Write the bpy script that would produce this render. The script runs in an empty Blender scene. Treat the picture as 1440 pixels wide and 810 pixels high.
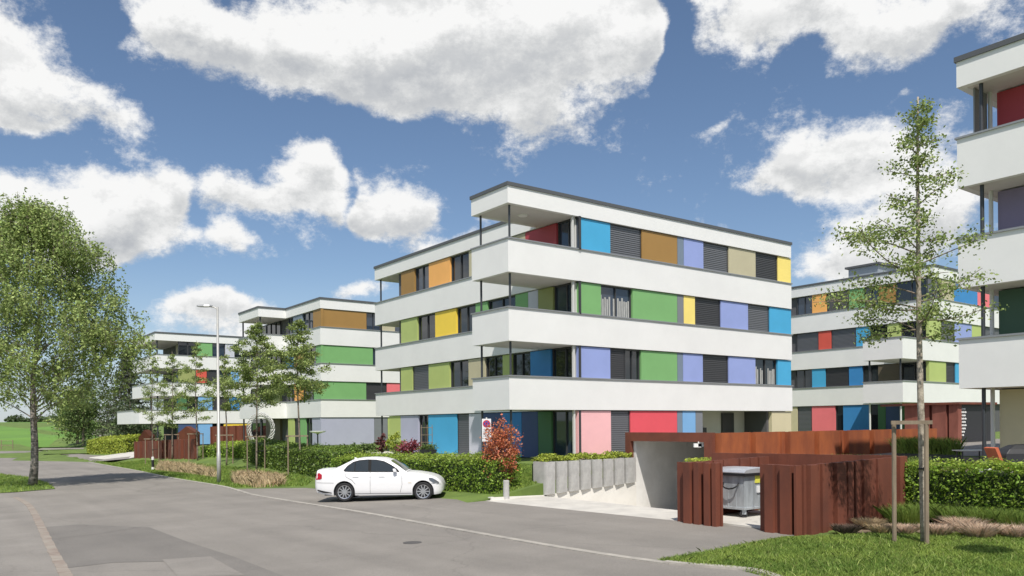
import bpy, bmesh, math, random
import numpy as np
from mathutils import Vector, Matrix
R = math.radians
random.seed(7); rng = np.random.default_rng(11)
S = bpy.context.scene; C = S.collection

# ------------------------------------------------------------------ camera
FPX = 1132.0; ROLL = R(0.5); CAMZ = 2.45; KX = 0.0208
cd = bpy.data.cameras.new('camera'); cam = bpy.data.objects.new('camera', cd); C.objects.link(cam)
cd.sensor_width = 36; cd.lens = 36*FPX/1440; cd.shift_y = 192/1440; cd.clip_start = .1; cd.clip_end = 8000
cr, sr = math.cos(ROLL), math.sin(ROLL)
cam.matrix_world = Matrix(((cr, sr, 0, 0), (0, 0, -1, 0), (-sr, cr, 0, CAMZ), (0, 0, 0, 1)))
S.camera = cam

# ------------------------------------------------------------------ light
SUN_EL = R(56); TX, TY = -0.06, 0.998            # horizontal direction the light travels
SKY = 0.11
w = bpy.data.worlds.new("World"); S.world = w; w.use_nodes = True
sd = bpy.data.lights.new('sun', 'SUN'); so = bpy.data.objects.new('sun', sd); C.objects.link(so)
sd.energy = 4.9; sd.angle = R(.53); sd.color = (1, .945, .87)
dvec = Vector((TX*math.cos(SUN_EL), TY*math.cos(SUN_EL), -math.sin(SUN_EL)))
so.rotation_euler = dvec.to_track_quat('-Z', 'Y').to_euler(); so.location = (0, 0, 60)
S.view_settings.view_transform = 'Standard'; S.view_settings.look = 'None'
S.view_settings.exposure = 0.0; S.view_settings.gamma = 1; S.view_settings.use_curve_mapping = False
w.cycles.sampling_method = 'MANUAL'; w.cycles.sample_map_resolution = 128
S.cycles.max_bounces = 6; S.cycles.transparent_max_bounces = 8
S.cycles.use_denoising = True

def world_nodes():
    nt = w.node_tree; N = nt.nodes; L = nt.links; N.clear()
    out = N.new('ShaderNodeOutputWorld'); bg = N.new('ShaderNodeBackground')
    bg.inputs[1].default_value = SKY; L.new(bg.outputs[0], out.inputs[0])
    sky = N.new('ShaderNodeTexSky'); sky.sky_type = 'NISHITA'; sky.sun_disc = False
    sky.sun_elevation = SUN_EL; sky.sun_rotation = math.atan2(-TX, -TY); sky.altitude = 500
    sky.air_density = 1.0; sky.dust_density = .6; sky.ozone_density = 2.6
    # cloud field group: direction -> density
    g = bpy.data.node_groups.new('cloud_field', 'ShaderNodeTree')
    g.interface.new_socket('dir', in_out='INPUT', socket_type='NodeSocketVector')
    g.interface.new_socket('d', in_out='OUTPUT', socket_type='NodeSocketFloat')
    G = g.nodes; K = g.links
    gi = G.new('NodeGroupInput'); go = G.new('NodeGroupOutput')
    def M(op, a, b=None, c=None):
        n = G.new('ShaderNodeMath'); n.operation = op
        for i, v in enumerate((a, b, c)):
            if v is None: continue
            if isinstance(v, (int, float)): n.inputs[i].default_value = v
            else: K.new(v, n.inputs[i])
        return n.outputs[0]
    def VM(op, a, b):
        n = G.new('ShaderNodeVectorMath'); n.operation = op
        for i, v in enumerate((a, b)):
            if isinstance(v, tuple): n.inputs[i].default_value = v
            else: K.new(v, n.inputs[i])
        return n
    nz0 = G.new('ShaderNodeTexNoise'); nz0.inputs['Scale'].default_value = 7; nz0.inputs['Detail'].default_value = 3
    K.new(gi.outputs[0], nz0.inputs['Vector'])
    wv = VM('SUBTRACT', nz0.outputs['Color'], (.5, .5, .5)).outputs[0]
    wv2 = VM('MULTIPLY', wv, (.13, .13, .09)).outputs[0]
    dr = VM('ADD', gi.outputs[0], wv2).outputs[0]
    sp = G.new('ShaderNodeSeparateXYZ'); K.new(dr, sp.inputs[0])
    az = M('ARCTAN2', sp.outputs[0], sp.outputs[1])
    hy = M('SQRT', M('ADD', M('MULTIPLY', sp.outputs[0], sp.outputs[0]), M('MULTIPLY', sp.outputs[1], sp.outputs[1])))
    el = M('ARCTAN2', sp.outputs[2], hy)
    cb = G.new('ShaderNodeCombineXYZ'); K.new(az, cb.inputs[0]); K.new(el, cb.inputs[1])
    # one line per cloud lobe: centre and size, each given as (azimuth, elevation) of the sky
    blobs = BLOBS
    acc = None; hacc = None
    for (a, e, ra, re, wt) in blobs:
        s = VM('SUBTRACT', cb.outputs[0], (a, e, 0)).outputs[0]
        q = VM('MULTIPLY', s, (1/ra, 1/re, 0)).outputs[0]
        d = VM('DOT_PRODUCT', q, q).outputs['Value']
        ex = M('MULTIPLY', M('EXPONENT', M('MULTIPLY', d, -1.0)), wt)
        hh = M('MULTIPLY', ex, VM('DOT_PRODUCT', q, (0, 1, 0)).outputs['Value'])
        acc = ex if acc is None else M('ADD', acc, ex)
        hacc = hh if hacc is None else M('ADD', hacc, hh)
    # elsewhere (behind and beside the camera) scattered clouds
    bk = G.new('ShaderNodeTexNoise'); bk.inputs['Scale'].default_value = 3.2; bk.inputs['Detail'].default_value = 2
    K.new(gi.outputs[0], bk.inputs['Vector'])
    side = G.new('ShaderNodeMapRange'); side.inputs[1].default_value = .62; side.inputs[2].default_value = .9
    K.new(M('ABSOLUTE', az), side.inputs[0])
    bks = M('MULTIPLY', M('SUBTRACT', bk.outputs[0], .42), 4.0)
    acc = M('ADD', acc, M('MULTIPLY', M('MAXIMUM', bks, 0.0), side.outputs[0]))
    g.interface.new_socket('h', in_out='OUTPUT', socket_type='NodeSocketFloat')
    g.interface.new_socket('f', in_out='OUTPUT', socket_type='NodeSocketFloat')
    def fbm(off):
        n1 = G.new('ShaderNodeTexNoise'); n1.inputs['Scale'].default_value = 7.5; n1.inputs['Detail'].default_value = 8
        n1.inputs['Roughness'].default_value = .70
        K.new(VM('ADD', VM('MULTIPLY', gi.outputs[0], (1, 1, 1.4)).outputs[0], off).outputs[0], n1.inputs['Vector'])
        return M('MULTIPLY', M('SUBTRACT', n1.outputs[0], .5), 3.7)
    fb = fbm((0, 0, 0)); fb2 = fbm((-.006, -.01, .03))
    sat = M('MINIMUM', acc, 1.3)
    K.new(M('SUBTRACT', M('ADD', sat, fb), .45), go.inputs[0]); K.new(hacc, go.inputs[1])
    K.new(M('SUBTRACT', fb, fb2), go.inputs[2])
    tc = N.new('ShaderNodeTexCoord')
    gn = N.new('ShaderNodeGroup'); gn.node_tree = g; L.new(tc.outputs['Generated'], gn.inputs[0])
    d0, hgt, frel = gn.outputs
    def MR(v, a, b, c, d, smooth=True):
        n = N.new('ShaderNodeMapRange'); n.interpolation_type = 'SMOOTHSTEP' if smooth else 'LINEAR'
        for i, x in zip((1, 2, 3, 4), (a, b, c, d)): n.inputs[i].default_value = x
        L.new(v, n.inputs[0]); return n.outputs[0]
    def NM(op, a, b):
        n = N.new('ShaderNodeMath'); n.operation = op
        for i, v in enumerate((a, b)):
            if isinstance(v, (int, float)): n.inputs[i].default_value = v
            else: L.new(v, n.inputs[i])
        return n.outputs[0]
    alpha = MR(d0, -.18, .50, 0, 1)
    thick = MR(d0, .25, 1.5, 1.0, .30)                        # edges let the sun through, cores are grey
    hl = MR(hgt, -.55, .45, .0, 1)                             # undersides are grey
    fr = MR(frel, -.55, .55, 0, 1)                             # lit upper rims of the billows
    lum = NM('ADD', NM('ADD', NM('MULTIPLY', thick, .34), NM('MULTIPLY', hl, .32)), NM('MULTIPLY', fr, .42))
    ramp = N.new('ShaderNodeValToRGB'); L.new(lum, ramp.inputs[0])
    e = ramp.color_ramp.elements
    e[0].position = .18; e[0].color = (4.3, 4.5, 4.8, 1); e[1].position = .76; e[1].color = (8.55, 8.55, 8.5, 1)
    m = e.new(.48); m.color = (6.2, 6.3, 6.35, 1)
    mix = N.new('ShaderNodeMix'); mix.data_type = 'RGBA'
    sepz = N.new('ShaderNodeSeparateXYZ'); L.new(tc.outputs['Generated'], sepz.inputs[0])
    up = MR(sepz.outputs[2], .0, .03, 0, 1)
    # pale air low over the horizon
    hz = N.new('ShaderNodeMix'); hz.data_type = 'RGBA'
    L.new(MR(sepz.outputs[2], .0, .20, .55, 0), hz.inputs[0]); L.new(sky.outputs[0], hz.inputs[6]); hz.inputs[7].default_value = (4.6, 5.4, 6.6, 1)
    L.new(NM('MULTIPLY', alpha, up), mix.inputs[0]); L.new(hz.outputs[2], mix.inputs[6]); L.new(ramp.outputs[0], mix.inputs[7])
    L.new(mix.outputs[2], bg.inputs[0])

def lobe(px, py, rx, ry, wt=1.0):
    dx, dy = px-720, 597-py; u = (dx*cr+dy*sr)/FPX; v = (-dx*sr+dy*cr)/FPX
    a = math.atan(u); hyp = math.sqrt(1+u*u); e = math.atan(v/hyp)
    return (a, e, rx/FPX/hyp**2*1.0, ry/FPX/hyp*math.cos(e), wt)
BLOBS = [lobe(*b) for b in (
    # big upper cloud
    (470, 70, 130, 50, 1.1), (330, 55, 90, 42, 1.0), (235, 40, 50, 30, .7), (620, 50, 150, 75, 1.3), (790, 70, 130, 90, 1.3), (640, 140, 110, 45, 1.0), (730, 160, 60, 38, .7), (880, 30, 60, 50, .9), (560,-40,330,50,.7),
    # upper right
    (950, 60, 24, 90, -1.6), (560, 175, 120, 22, -.6), (300, 170, 60, 30, -.6), (150, 30, 40, 40, -.7), (1080, 25, 95, 42, 1.1), (1230, 35, 120, 40, 1.1), (1380, 20, 100, 40, 1.0), (1130, -40, 260, 50, .9),
    # upper left
    (30, 90, 95, 62, 1.3), (120, 135, 85, 38, 1.0), (195, 165, 35, 30, .65), (20, 140, 100, 30, .9), (-60, 60, 80, 80, 1.0),
    # middle left
    (20, 300, 110, 50, 1.4), (150, 292, 90, 58, 1.5), (235, 272, 48, 38, 1.1), (130, 335, 80, 28, 1.0), (278, 290, 8, 60, -.5),
    (330, 272, 62, 32, 1.1), (425, 250, 50, 42, 1.1), (300, 335, 45, 20, .8), (380, 290, 55, 22, .7), (485, 290, 10, 60, -.6),
    # small ones
    (545, 298, 76, 38, 1.35), (500, 318, 42, 16, .7), (600, 290, 32, 18, .6), (640, 345, 50, 14, .8), (600,350,30,14,.5),
    # right
    (1160, 225, 90, 44, 1.35), (1235, 195, 50, 38, .8), (1110, 240, 45, 20, .7), (1230, 335, 95, 58, 1.3), (1110, 300, 60, 20, -.5), (1330, 300, 70, 70, 1.0), (1180, 375, 60, 22, .6), (1262,122,18,7,.6), (1000,180,10,10,.5),
    # low left
    (270, 430, 55, 20, 1.0), (350, 425, 65, 20, 1.0), (310, 460, 90, 25, .8), (510, 408, 35, 16, .9), (440,470,120,30,.5),
)]
world_nodes()

# ------------------------------------------------------------------ frames and terrain
ANG = math.atan2(.597, .802); UX, UY = math.cos(ANG), math.sin(ANG)
def W2(U, V): return (U*UX - V*UY, U*UY + V*UX)
def UVof(X, Y): return (X*UX+Y*UY, -X*UY+Y*UX)
def sst(a, b, x):
    t = min(1, max(0, (x-a)/(b-a))); return t*t*(3-2*t)
def Tz(X, Y):
    U, V = UVof(X, Y)
    z = KX*max(-42, min(42, X))
    amp = .8 + .4*sst(42, 58, V)
    if V > 21.35: s = sst(13.6, 20.6, U)
    elif V > 13.2: s = sst(19, 21, U)
    else: s = sst(21.5, 23.8, U)
    z += amp*s
    if U < 13.6: z += .5*sst(62, 110, V)*(1-s)
    left = sst(-20, -60, X) if X < -20 else 0
    d = math.hypot(X, Y)
    z += 4.3*sst(90, 330, d)*sst(-15, -90, X)
    z += -6*sst(420, 900, d)
    return z
def ray(px, py):
    dx, dy = px-720, 597-py
    return ((dx*cr+dy*sr)/FPX, (-dx*sr+dy*cr)/FPX)
def gp(px, py, dz=0):                     # where a line of sight meets the ground
    a, wv = ray(px, py)
    Y = 6.0
    while Y < 900:
        if CAMZ+wv*Y <= Tz(a*Y, Y)+dz: break
        Y *= 1.004
    return Vector((a*Y, Y, Tz(a*Y, Y)))
def at(px, py, Y):
    a, wv = ray(px, py); return Vector((a*Y, Y, CAMZ+wv*Y))
def uv3(U, V, z=None):
    X, Y = W2(U, V); return Vector((X, Y, Tz(X, Y) if z is None else z))

# ------------------------------------------------------------------ materials
def lin(c): return tuple(((x/255+.055)/1.055)**2.4 if x > 10 else x/255/12.92 for x in c)
MATS = {}
def mat(name, col, rough=.6, metal=0, spec=.5, var=0., vscale=3., bump=0., bscale=20., col2=None, island=0., trans=0., streak=None, detail=6):
    if name in MATS: return MATS[name]
    m = bpy.data.materials.new(name); m.use_nodes = True; N = m.node_tree.nodes; L = m.node_tree.links
    b = N['Principled BSDF']; b.inputs['Roughness'].default_value = rough; b.inputs['Metallic'].default_value = metal
    b.inputs['Specular IOR Level'].default_value = spec
    b.inputs['Base Color'].default_value = (*col, 1); src = None
    tc = N.new('ShaderNodeTexCoord')
    mp = N.new('ShaderNodeMapping'); L.new(tc.outputs['Object'], mp.inputs[0])
    if streak: mp.inputs['Scale'].default_value = streak
    if var > 0 or col2:
        nz = N.new('ShaderNodeTexNoise'); nz.inputs['Scale'].default_value = vscale; nz.inputs['Detail'].default_value = detail
        nz.inputs['Roughness'].default_value = .65
        L.new(mp.outputs[0], nz.inputs['Vector'])
        rp = N.new('ShaderNodeValToRGB'); L.new(nz.outputs[0], rp.inputs[0])
        c2 = col2 if col2 else tuple(x*(1-var) for x in col); c1 = col if col2 else tuple(min(1, x*(1+var*.5)) for x in col)
        rp.color_ramp.elements[0].position = .36; rp.color_ramp.elements[0].color = (*c2, 1)
        rp.color_ramp.elements[1].position = .62; rp.color_ramp.elements[1].color = (*c1, 1)
        src = rp.outputs[0]
    if island > 0:
        ge = N.new('ShaderNodeNewGeometry'); hs = N.new('ShaderNodeHueSaturation')
        mr = N.new('ShaderNodeMapRange'); mr.inputs[3].default_value = 1-island; mr.inputs[4].default_value = 1+island
        L.new(ge.outputs['Random Per Island'], mr.inputs[0]); L.new(mr.outputs[0], hs.inputs['Value'])
        mr2 = N.new('ShaderNodeMapRange'); mr2.inputs[3].default_value = .485; mr2.inputs[4].default_value = .515
        mu = N.new('ShaderNodeMath'); mu.operation = 'FRACT'; mm = N.new('ShaderNodeMath'); mm.operation = 'MULTIPLY'; mm.inputs[1].default_value = 17.3
        L.new(ge.outputs['Random Per Island'], mm.inputs[0]); L.new(mm.outputs[0], mu.inputs[0]); L.new(mu.outputs[0], mr2.inputs[0]); L.new(mr2.outputs[0], hs.inputs['Hue'])
        if src: L.new(src, hs.inputs['Color'])
        else: hs.inputs['Color'].default_value = (*col, 1)
        src = hs.outputs[0]
    if src: L.new(src, b.inputs['Base Color'])
    if bump > 0:
        n2 = N.new('ShaderNodeTexNoise'); n2.inputs['Scale'].default_value = bscale; n2.inputs['Detail'].default_value = 5
        L.new(mp.outputs[0], n2.inputs['Vector'])
        bp = N.new('ShaderNodeBump'); bp.inputs['Strength'].default_value = bump; bp.inputs['Distance'].default_value = .02
        L.new(n2.outputs[0], bp.inputs['Height']); L.new(bp.outputs[0], b.inputs['Normal'])
    if trans > 0:
        tr = N.new('ShaderNodeBsdfTranslucent'); mx = N.new('ShaderNodeMixShader'); mx.inputs[0].default_value = trans
        tr.inputs[0].default_value = (*[min(1, x*1.3) for x in col], 1)
        if src: L.new(src, tr.inputs[0])
        L.new(b.outputs[0], mx.inputs[1]); L.new(tr.outputs[0], mx.inputs[2]); L.new(mx.outputs[0], N['Material Output'].inputs[0])
    MATS[name] = m; return m
plaster = mat('white_plaster', (.80, .80, .785), .85, var=.035, vscale=.5, bump=.08, bscale=60)
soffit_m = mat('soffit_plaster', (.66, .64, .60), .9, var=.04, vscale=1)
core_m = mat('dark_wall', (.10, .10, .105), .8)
cop_m = mat('coping_metal', (.30, .31, .32), .45, metal=.3)
roofedge_m = mat('roof_edge_metal', (.12, .125, .13), .5, metal=.3)
roof_m = mat('roof_gravel', (.3, .29, .27), .95, var=.3, vscale=8)
post_m = mat('steel_post', (.055, .06, .068), .45, metal=.3)
whitepost_m = mat('light_post', (.62, .62, .60), .5)
frame_m = mat('window_frame', (.05, .052, .055), .45)
glass_m = mat('window_glass', (.016, .02, .024), .03, spec=.9)
glassb_m = mat('window_glass_blue', (.03, .045, .07), .03, spec=1.0)
blind_m = mat('blind_grey', (.19, .195, .21), .5, metal=.2)
blindd_m = mat('blind_dark', (.085, .085, .09), .5, metal=.2)
curt_m = mat('curtain', (.45, .45, .43), .9, var=.35, vscale=9, streak=(6, 6, .3))
PAL = dict(blue=(56, 168, 216), azure=(30, 130, 196), navy=(44, 72, 120), peri=(146, 162, 218), lblue=(120, 175, 225), green=(118, 174, 104), dgreen=(58, 112, 66), lime=(178, 194, 110), olive=(150, 158, 90),
           brown=(158, 118, 48), beige=(190, 182, 150), yellow=(250, 226, 120), yell2=(250, 214, 60), pink=(246, 188, 190), rose=(240, 116, 124), red=(228, 74, 88), dred=(176, 48, 62), rust=(214, 78, 58),
           orange=(248, 180, 92), lav=(176, 178, 200), llav=(200, 202, 212), grey=(120, 124, 130), gbl=(112, 128, 146), purple=(130, 120, 150), cream=(206, 196, 160), forest=(44, 84, 58), brn2=(96, 84, 62))
def pan(c): return mat('facade_'+c, tuple(x*.93+.035 for x in lin(PAL[c])), .55, spec=.4, var=.045, vscale=.8)
asph = mat('asphalt', (.252, .232, .206), .9, col2=(.205, .189, .168), vscale=.30, bump=.45, bscale=70, detail=10)
def worn(m):                                # aggregate speckle, wear bands along the lanes and thin cracks
    N = m.node_tree.nodes; L = m.node_tree.links; b = N['Principled BSDF']; src = b.inputs['Base Color'].links[0].from_socket
    tc = N.new('ShaderNodeTexCoord'); mp = N.new('ShaderNodeMapping'); mp.vector_type = 'TEXTURE'; mp.inputs['Rotation'].default_value[2] = math.atan2(.597, .802)
    L.new(tc.outputs['Object'], mp.inputs[0])
    mp2 = N.new('ShaderNodeMapping'); mp2.inputs['Scale'].default_value = (1.1, .05, 1); L.new(mp.outputs[0], mp2.inputs[0])
    n1 = N.new('ShaderNodeTexNoise'); n1.inputs['Scale'].default_value = 1.0; n1.inputs['Detail'].default_value = 3; L.new(mp2.outputs[0], n1.inputs[0])
    n2 = N.new('ShaderNodeTexNoise'); n2.inputs['Scale'].default_value = 38; n2.inputs['Detail'].default_value = 4; n2.inputs['Roughness'].default_value = .8; L.new(tc.outputs['Object'], n2.inputs[0])
    n3 = N.new('ShaderNodeTexNoise'); n3.inputs['Scale'].default_value = .9; n3.inputs['Detail'].default_value = 4; L.new(tc.outputs['Object'], n3.inputs[0])
    va = N.new('ShaderNodeVectorMath'); va.operation = 'MULTIPLY_ADD'; L.new(n3.outputs['Color'], va.inputs[0]); va.inputs[1].default_value = (1.2, 1.2, 0); L.new(tc.outputs['Object'], va.inputs[2])
    vo = N.new('ShaderNodeTexVoronoi'); vo.feature = 'DISTANCE_TO_EDGE'; vo.inputs['Scale'].default_value = .17; L.new(va.outputs[0], vo.inputs['Vector'])
    def mr(v, a, b_, c, d):
        n = N.new('ShaderNodeMapRange'); [n.inputs[i].__setattr__('default_value', x) for i, x in zip((1, 2, 3, 4), (a, b_, c, d))]; L.new(v, n.inputs[0]); return n.outputs[0]
    def mu(a, b_):
        n = N.new('ShaderNodeMath'); n.operation = 'MULTIPLY'; L.new(a, n.inputs[0]); L.new(b_, n.inputs[1]); return n.outputs[0]
    f = mu(mu(mr(n1.outputs[0], .3, .7, .90, 1.08), mr(n2.outputs[0], .35, .65, .84, 1.14)), mr(vo.outputs['Distance'], .0, .006, .86, 1.0))
    mx = N.new('ShaderNodeVectorMath'); mx.operation = 'SCALE'; L.new(src, mx.inputs[0]); L.new(f, mx.inputs['Scale']); L.new(mx.outputs[0], b.inputs['Base Color'])
worn(asph)
asph2 = mat('asphalt_patch', (.190, .176, .158), .9, col2=(.165, .153, .138), vscale=.5, bump=.45, bscale=70); worn(asph2)
asph3 = mat('asphalt_light', (.258, .238, .212), .9, col2=(.215, .198, .177), vscale=.6, bump=.45, bscale=70); worn(asph3)
conc = mat('concrete', (.58, .555, .50), .85, col2=(.47, .45, .41), vscale=1.2, bump=.15, bscale=30)
concg = mat('concrete_grey', (.50, .495, .475), .85, col2=(.38, .375, .36), vscale=2.4, bump=.2, bscale=25)
corten = mat('corten_steel', (.185, .053, .028), .8, col2=(.12, .037, .022), vscale=1.1, bump=.12, bscale=40, streak=(1, 1, .6), detail=10)
cortenb = mat('corten_steel_sunlit', (.40, .115, .036), .8, col2=(.25, .07, .028), vscale=1.3, bump=.12, bscale=40, streak=(1, 1, .35))  # lit copy of the corten colour, brighter for the sun on the screen
galv = mat('galvanised_steel', (.44, .48, .51), .45, metal=.25, var=.28, vscale=5, streak=(1, 1, .25))
rubber = mat('rubber', (.02, .02, .022), .8)
carp = mat('car_paint', (.77, .77, .775), .22, spec=.5)
chrome = mat('alloy', (.62, .63, .65), .3, metal=.85)
black_m = mat('black_plastic', (.018, .018, .02), .5)
redl = mat('tail_lens', (.40, .008, .02), .15)
wood_m = mat('weathered_wood', (.30, .235, .165), .85, col2=(.20, .155, .11), vscale=6, streak=(1, 1, .2), bump=.2)
bark_m = mat('bark', (.27, .22, .17), .9, col2=(.14, .115, .09), vscale=9, bump=.5, bscale=30)
birch_m = mat('birch_bark', (.34, .30, .27), .85, col2=(.05, .042, .036), vscale=7, streak=(.6, .6, 1.8), bump=.3)
grass_m = mat('lawn', (.14, .205, .038), .95, col2=(.085, .135, .026), vscale=.7, bump=.6, bscale=35, detail=9)
field_m = mat('field_grass', (.13, .26, .035), .95, col2=(.10, .205, .03), vscale=.06, bump=.3, bscale=3)
soil_m = mat('soil', (.20, .15, .10), .95, col2=(.12, .09, .062), vscale=3, bump=.5, bscale=30)
leaf_birch = mat('leaf_birch', (.31, .39, .13), .55, island=.5, trans=.35, spec=.3)
leaf_young = mat('leaf_young_tree', (.28, .35, .115), .55, island=.5, trans=.35, spec=.3)
leaf_hedge = mat('leaf_hedge', (.21, .32, .045), .5, island=.6, trans=.35, spec=.3)
leaf_dark = mat('leaf_dark', (.085, .12, .05), .6, island=.45, trans=.25)
leaf_red = mat('leaf_red', (.52, .18, .085), .5, island=.5, trans=.3)
leaf_pink = mat('leaf_pink', (.26, .055, .075), .5, island=.4, trans=.3)
leaf_yel = mat('leaf_yellow_green', (.34, .40, .055), .6, island=.5, trans=.3)
leaf_mid = mat('leaf_mid', (.13, .19, .055), .6, island=.5, trans=.3)
dry_m = mat('dry_grass', (.62, .49, .30), .9, island=.4, trans=.3)
drypale_m = mat('dry_grass_pale', (.72, .56, .42), .9, island=.3, trans=.3)
blade_m = mat('grass_blade', (.30, .40, .08), .7, col2=(.18, .285, .052), vscale=.9, island=.4, trans=.35)
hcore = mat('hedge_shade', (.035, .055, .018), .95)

# ------------------------------------------------------------------ mesh helpers
def tag(o, label=None, cat=None, group=None, kind=None):
    if label: o['label'] = label
    if cat: o['category'] = cat
    if group: o['group'] = group
    if kind: o['kind'] = kind
    return o
def empty(name, loc, label=None, cat=None, group=None, rz=0):
    o = bpy.data.objects.new(name, None); C.objects.link(o); o.location = loc; o.rotation_euler = (0, 0, rz)
    o.empty_display_size = .3
    bpy.context.view_layer.update() if False else None
    return tag(o, label, cat, group)
class MB:
    def __init__(s): s.v = []; s.f = []
    def add(s, vs, fs):
        b = len(s.v); s.v += [tuple(v) for v in vs]; s.f += [tuple(i+b for i in f) for f in fs]; return s
    def hexa(s, p):                         # 8 points: bottom 4 ccw, top 4
        return s.add(p, [(3, 2, 1, 0), (4, 5, 6, 7), (0, 1, 5, 4), (1, 2, 6, 5), (2, 3, 7, 6), (3, 0, 4, 7)])
    def box(s, x0, y0, z0, x1, y1, z1):
        return s.hexa([(x0, y0, z0), (x1, y0, z0), (x1, y1, z0), (x0, y1, z0), (x0, y0, z1), (x1, y0, z1), (x1, y1, z1), (x0, y1, z1)])
    def slab(s, p, q, n, t0, t1, z0, z1, z0b=None, z1b=None):
        # wall piece between plan points p,q, from depth t0 to t1 along plan normal n
        z0b = z0 if z0b is None else z0b; z1b = z1 if z1b is None else z1b
        a = (p[0]+n[0]*t0, p[1]+n[1]*t0); b = (q[0]+n[0]*t0, q[1]+n[1]*t0); c = (q[0]+n[0]*t1, q[1]+n[1]*t1); d = (p[0]+n[0]*t1, p[1]+n[1]*t1)
        cr_ = (b[0]-a[0])*(d[1]-a[1])-(b[1]-a[1])*(d[0]-a[0])
        P = [(*a, z0), (*b, z0b), (*c, z0b), (*d, z0), (*a, z1), (*b, z1b), (*c, z1b), (*d, z1)]
        if cr_ < 0: P = [P[3], P[2], P[1], P[0], P[7], P[6], P[5], P[4]]
        return s.hexa(P)
    def prism(s, poly, z0, z1):
        n = len(poly); vs = [(x, y, z0) for x, y in poly]+[(x, y, z1) for x, y in poly]
        fs = [tuple(range(n-1, -1, -1)), tuple(range(n, 2*n))]+[(i, (i+1) % n, n+(i+1) % n, n+i) for i in range(n)]
        return s.add(vs, fs)
    def ring(s, poly, inn, z0, z1):
        n = len(poly); vs = [(x, y, z0) for x, y in poly]+[(x, y, z1) for x, y in poly]+[(x, y, z0) for x, y in inn]+[(x, y, z1) for x, y in inn]
        fs = []
        for i in range(n):
            j = (i+1) % n
            fs += [(i, j, n+j, n+i), (2*n+j, 2*n+i, 3*n+i, 3*n+j), (n+i, n+j, 3*n+j, 3*n+i), (j, i, 2*n+i, 2*n+j)]
        return s.add(vs, fs)
    def tube(s, pts, rad, seg=8, cap=True):
        pts = [Vector(p) for p in pts]; n = len(pts)
        if not hasattr(rad, '__len__'): rad = [rad]*n
        vs = []; prev = None
        for i, p in enumerate(pts):
            d = (pts[min(i+1, n-1)]-pts[max(i-1, 0)]).normalized()
            a = Vector((0, 0, 1)) if abs(d.z) < .9 else Vector((1, 0, 0))
            if prev is None: x = d.cross(a).normalized()
            else:
                x = prev-d*prev.dot(d); x = x.normalized() if x.length > 1e-6 else d.cross(a).normalized()
            prev = x; y = d.cross(x)
            for k in range(seg):
                t = 2*math.pi*k/seg; vs.append(p+(x*math.cos(t)+y*math.sin(t))*rad[i])
        fs = []
        for i in range(n-1):
            for k in range(seg):
                k2 = (k+1) % seg; fs.append((i*seg+k, i*seg+k2, (i+1)*seg+k2, (i+1)*seg+k))
        if cap: fs.append(tuple(range(seg-1, -1, -1))); fs.append(tuple((n-1)*seg+k for k in range(seg)))
        return s.add(vs, fs)
    def lathe(s, c, prof, seg=20, axis='z'):
        vs = []; n = len(prof)
        for r, h in prof:
            for k in range(seg):
                t = 2*math.pi*k/seg; a, b = r*math.cos(t), r*math.sin(t)
                vs.append((c[0]+a, c[1]+b, c[2]+h) if axis == 'z' else (c[0]+a, c[1]+h, c[2]+b))
        fs = [(i*seg+k, i*seg+(k+1) % seg, (i+1)*seg+(k+1) % seg, (i+1)*seg+k) for i in range(n-1) for k in range(seg)]
        fs += [tuple(range(seg-1, -1, -1)), tuple((n-1)*seg+k for k in range(seg))]
        return s.add(vs, fs)
    def build(s, name, m, parent=None, smooth=False, bevel=0, recalc=True):
        me = bpy.data.meshes.new(name); org = parent_origin(parent)
        me.from_pydata([(v[0]-org[0], v[1]-org[1], v[2]-org[2]) for v in s.v], [], s.f)
        if recalc:
            bm = bmesh.new(); bm.from_mesh(me); bmesh.ops.recalc_face_normals(bm, faces=bm.faces); bm.to_mesh(me); bm.free()
        if smooth:
            for p in me.polygons: p.use_smooth = True
        me.materials.append(m); o = bpy.data.objects.new(name, me); C.objects.link(o)
        if parent: o.parent = parent
        if bevel:
            b = o.modifiers.new('bevel', 'BEVEL'); b.width = bevel; b.segments = 2; b.limit_method = 'ANGLE'
        return o
def parent_origin(p):
    o = Vector((0, 0, 0))
    while p: o += Vector(p.location); p = p.parent
    return o
def rebase(o, p):                           # give a one-mesh thing its origin at its foot
    p = Vector(p); o.data.transform(Matrix.Translation(-p)); o.location = p; return o
def copy_tree(o, parent=None):
    c = o.copy(); C.objects.link(c); c.parent = parent
    for ch in [x for x in bpy.data.objects if x.parent == o and x is not c]: copy_tree(ch, c)
    return c
def offset(poly, t):                        # inset (t>0) of a ccw polygon
    n = len(poly); out = []
    for i in range(n):
        p0, p1, p2 = [Vector(poly[(i+k) % n]) for k in (-1, 0, 1)]
        d1 = (p1-p0).normalized(); d2 = (p2-p1).normalized(); n1 = Vector((-d1.y, d1.x)); n2 = Vector((-d2.y, d2.x))
        m = (n1+n2); m = m/(m.dot(n1)); out.append(tuple(p1+m*t))
    return out
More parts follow.
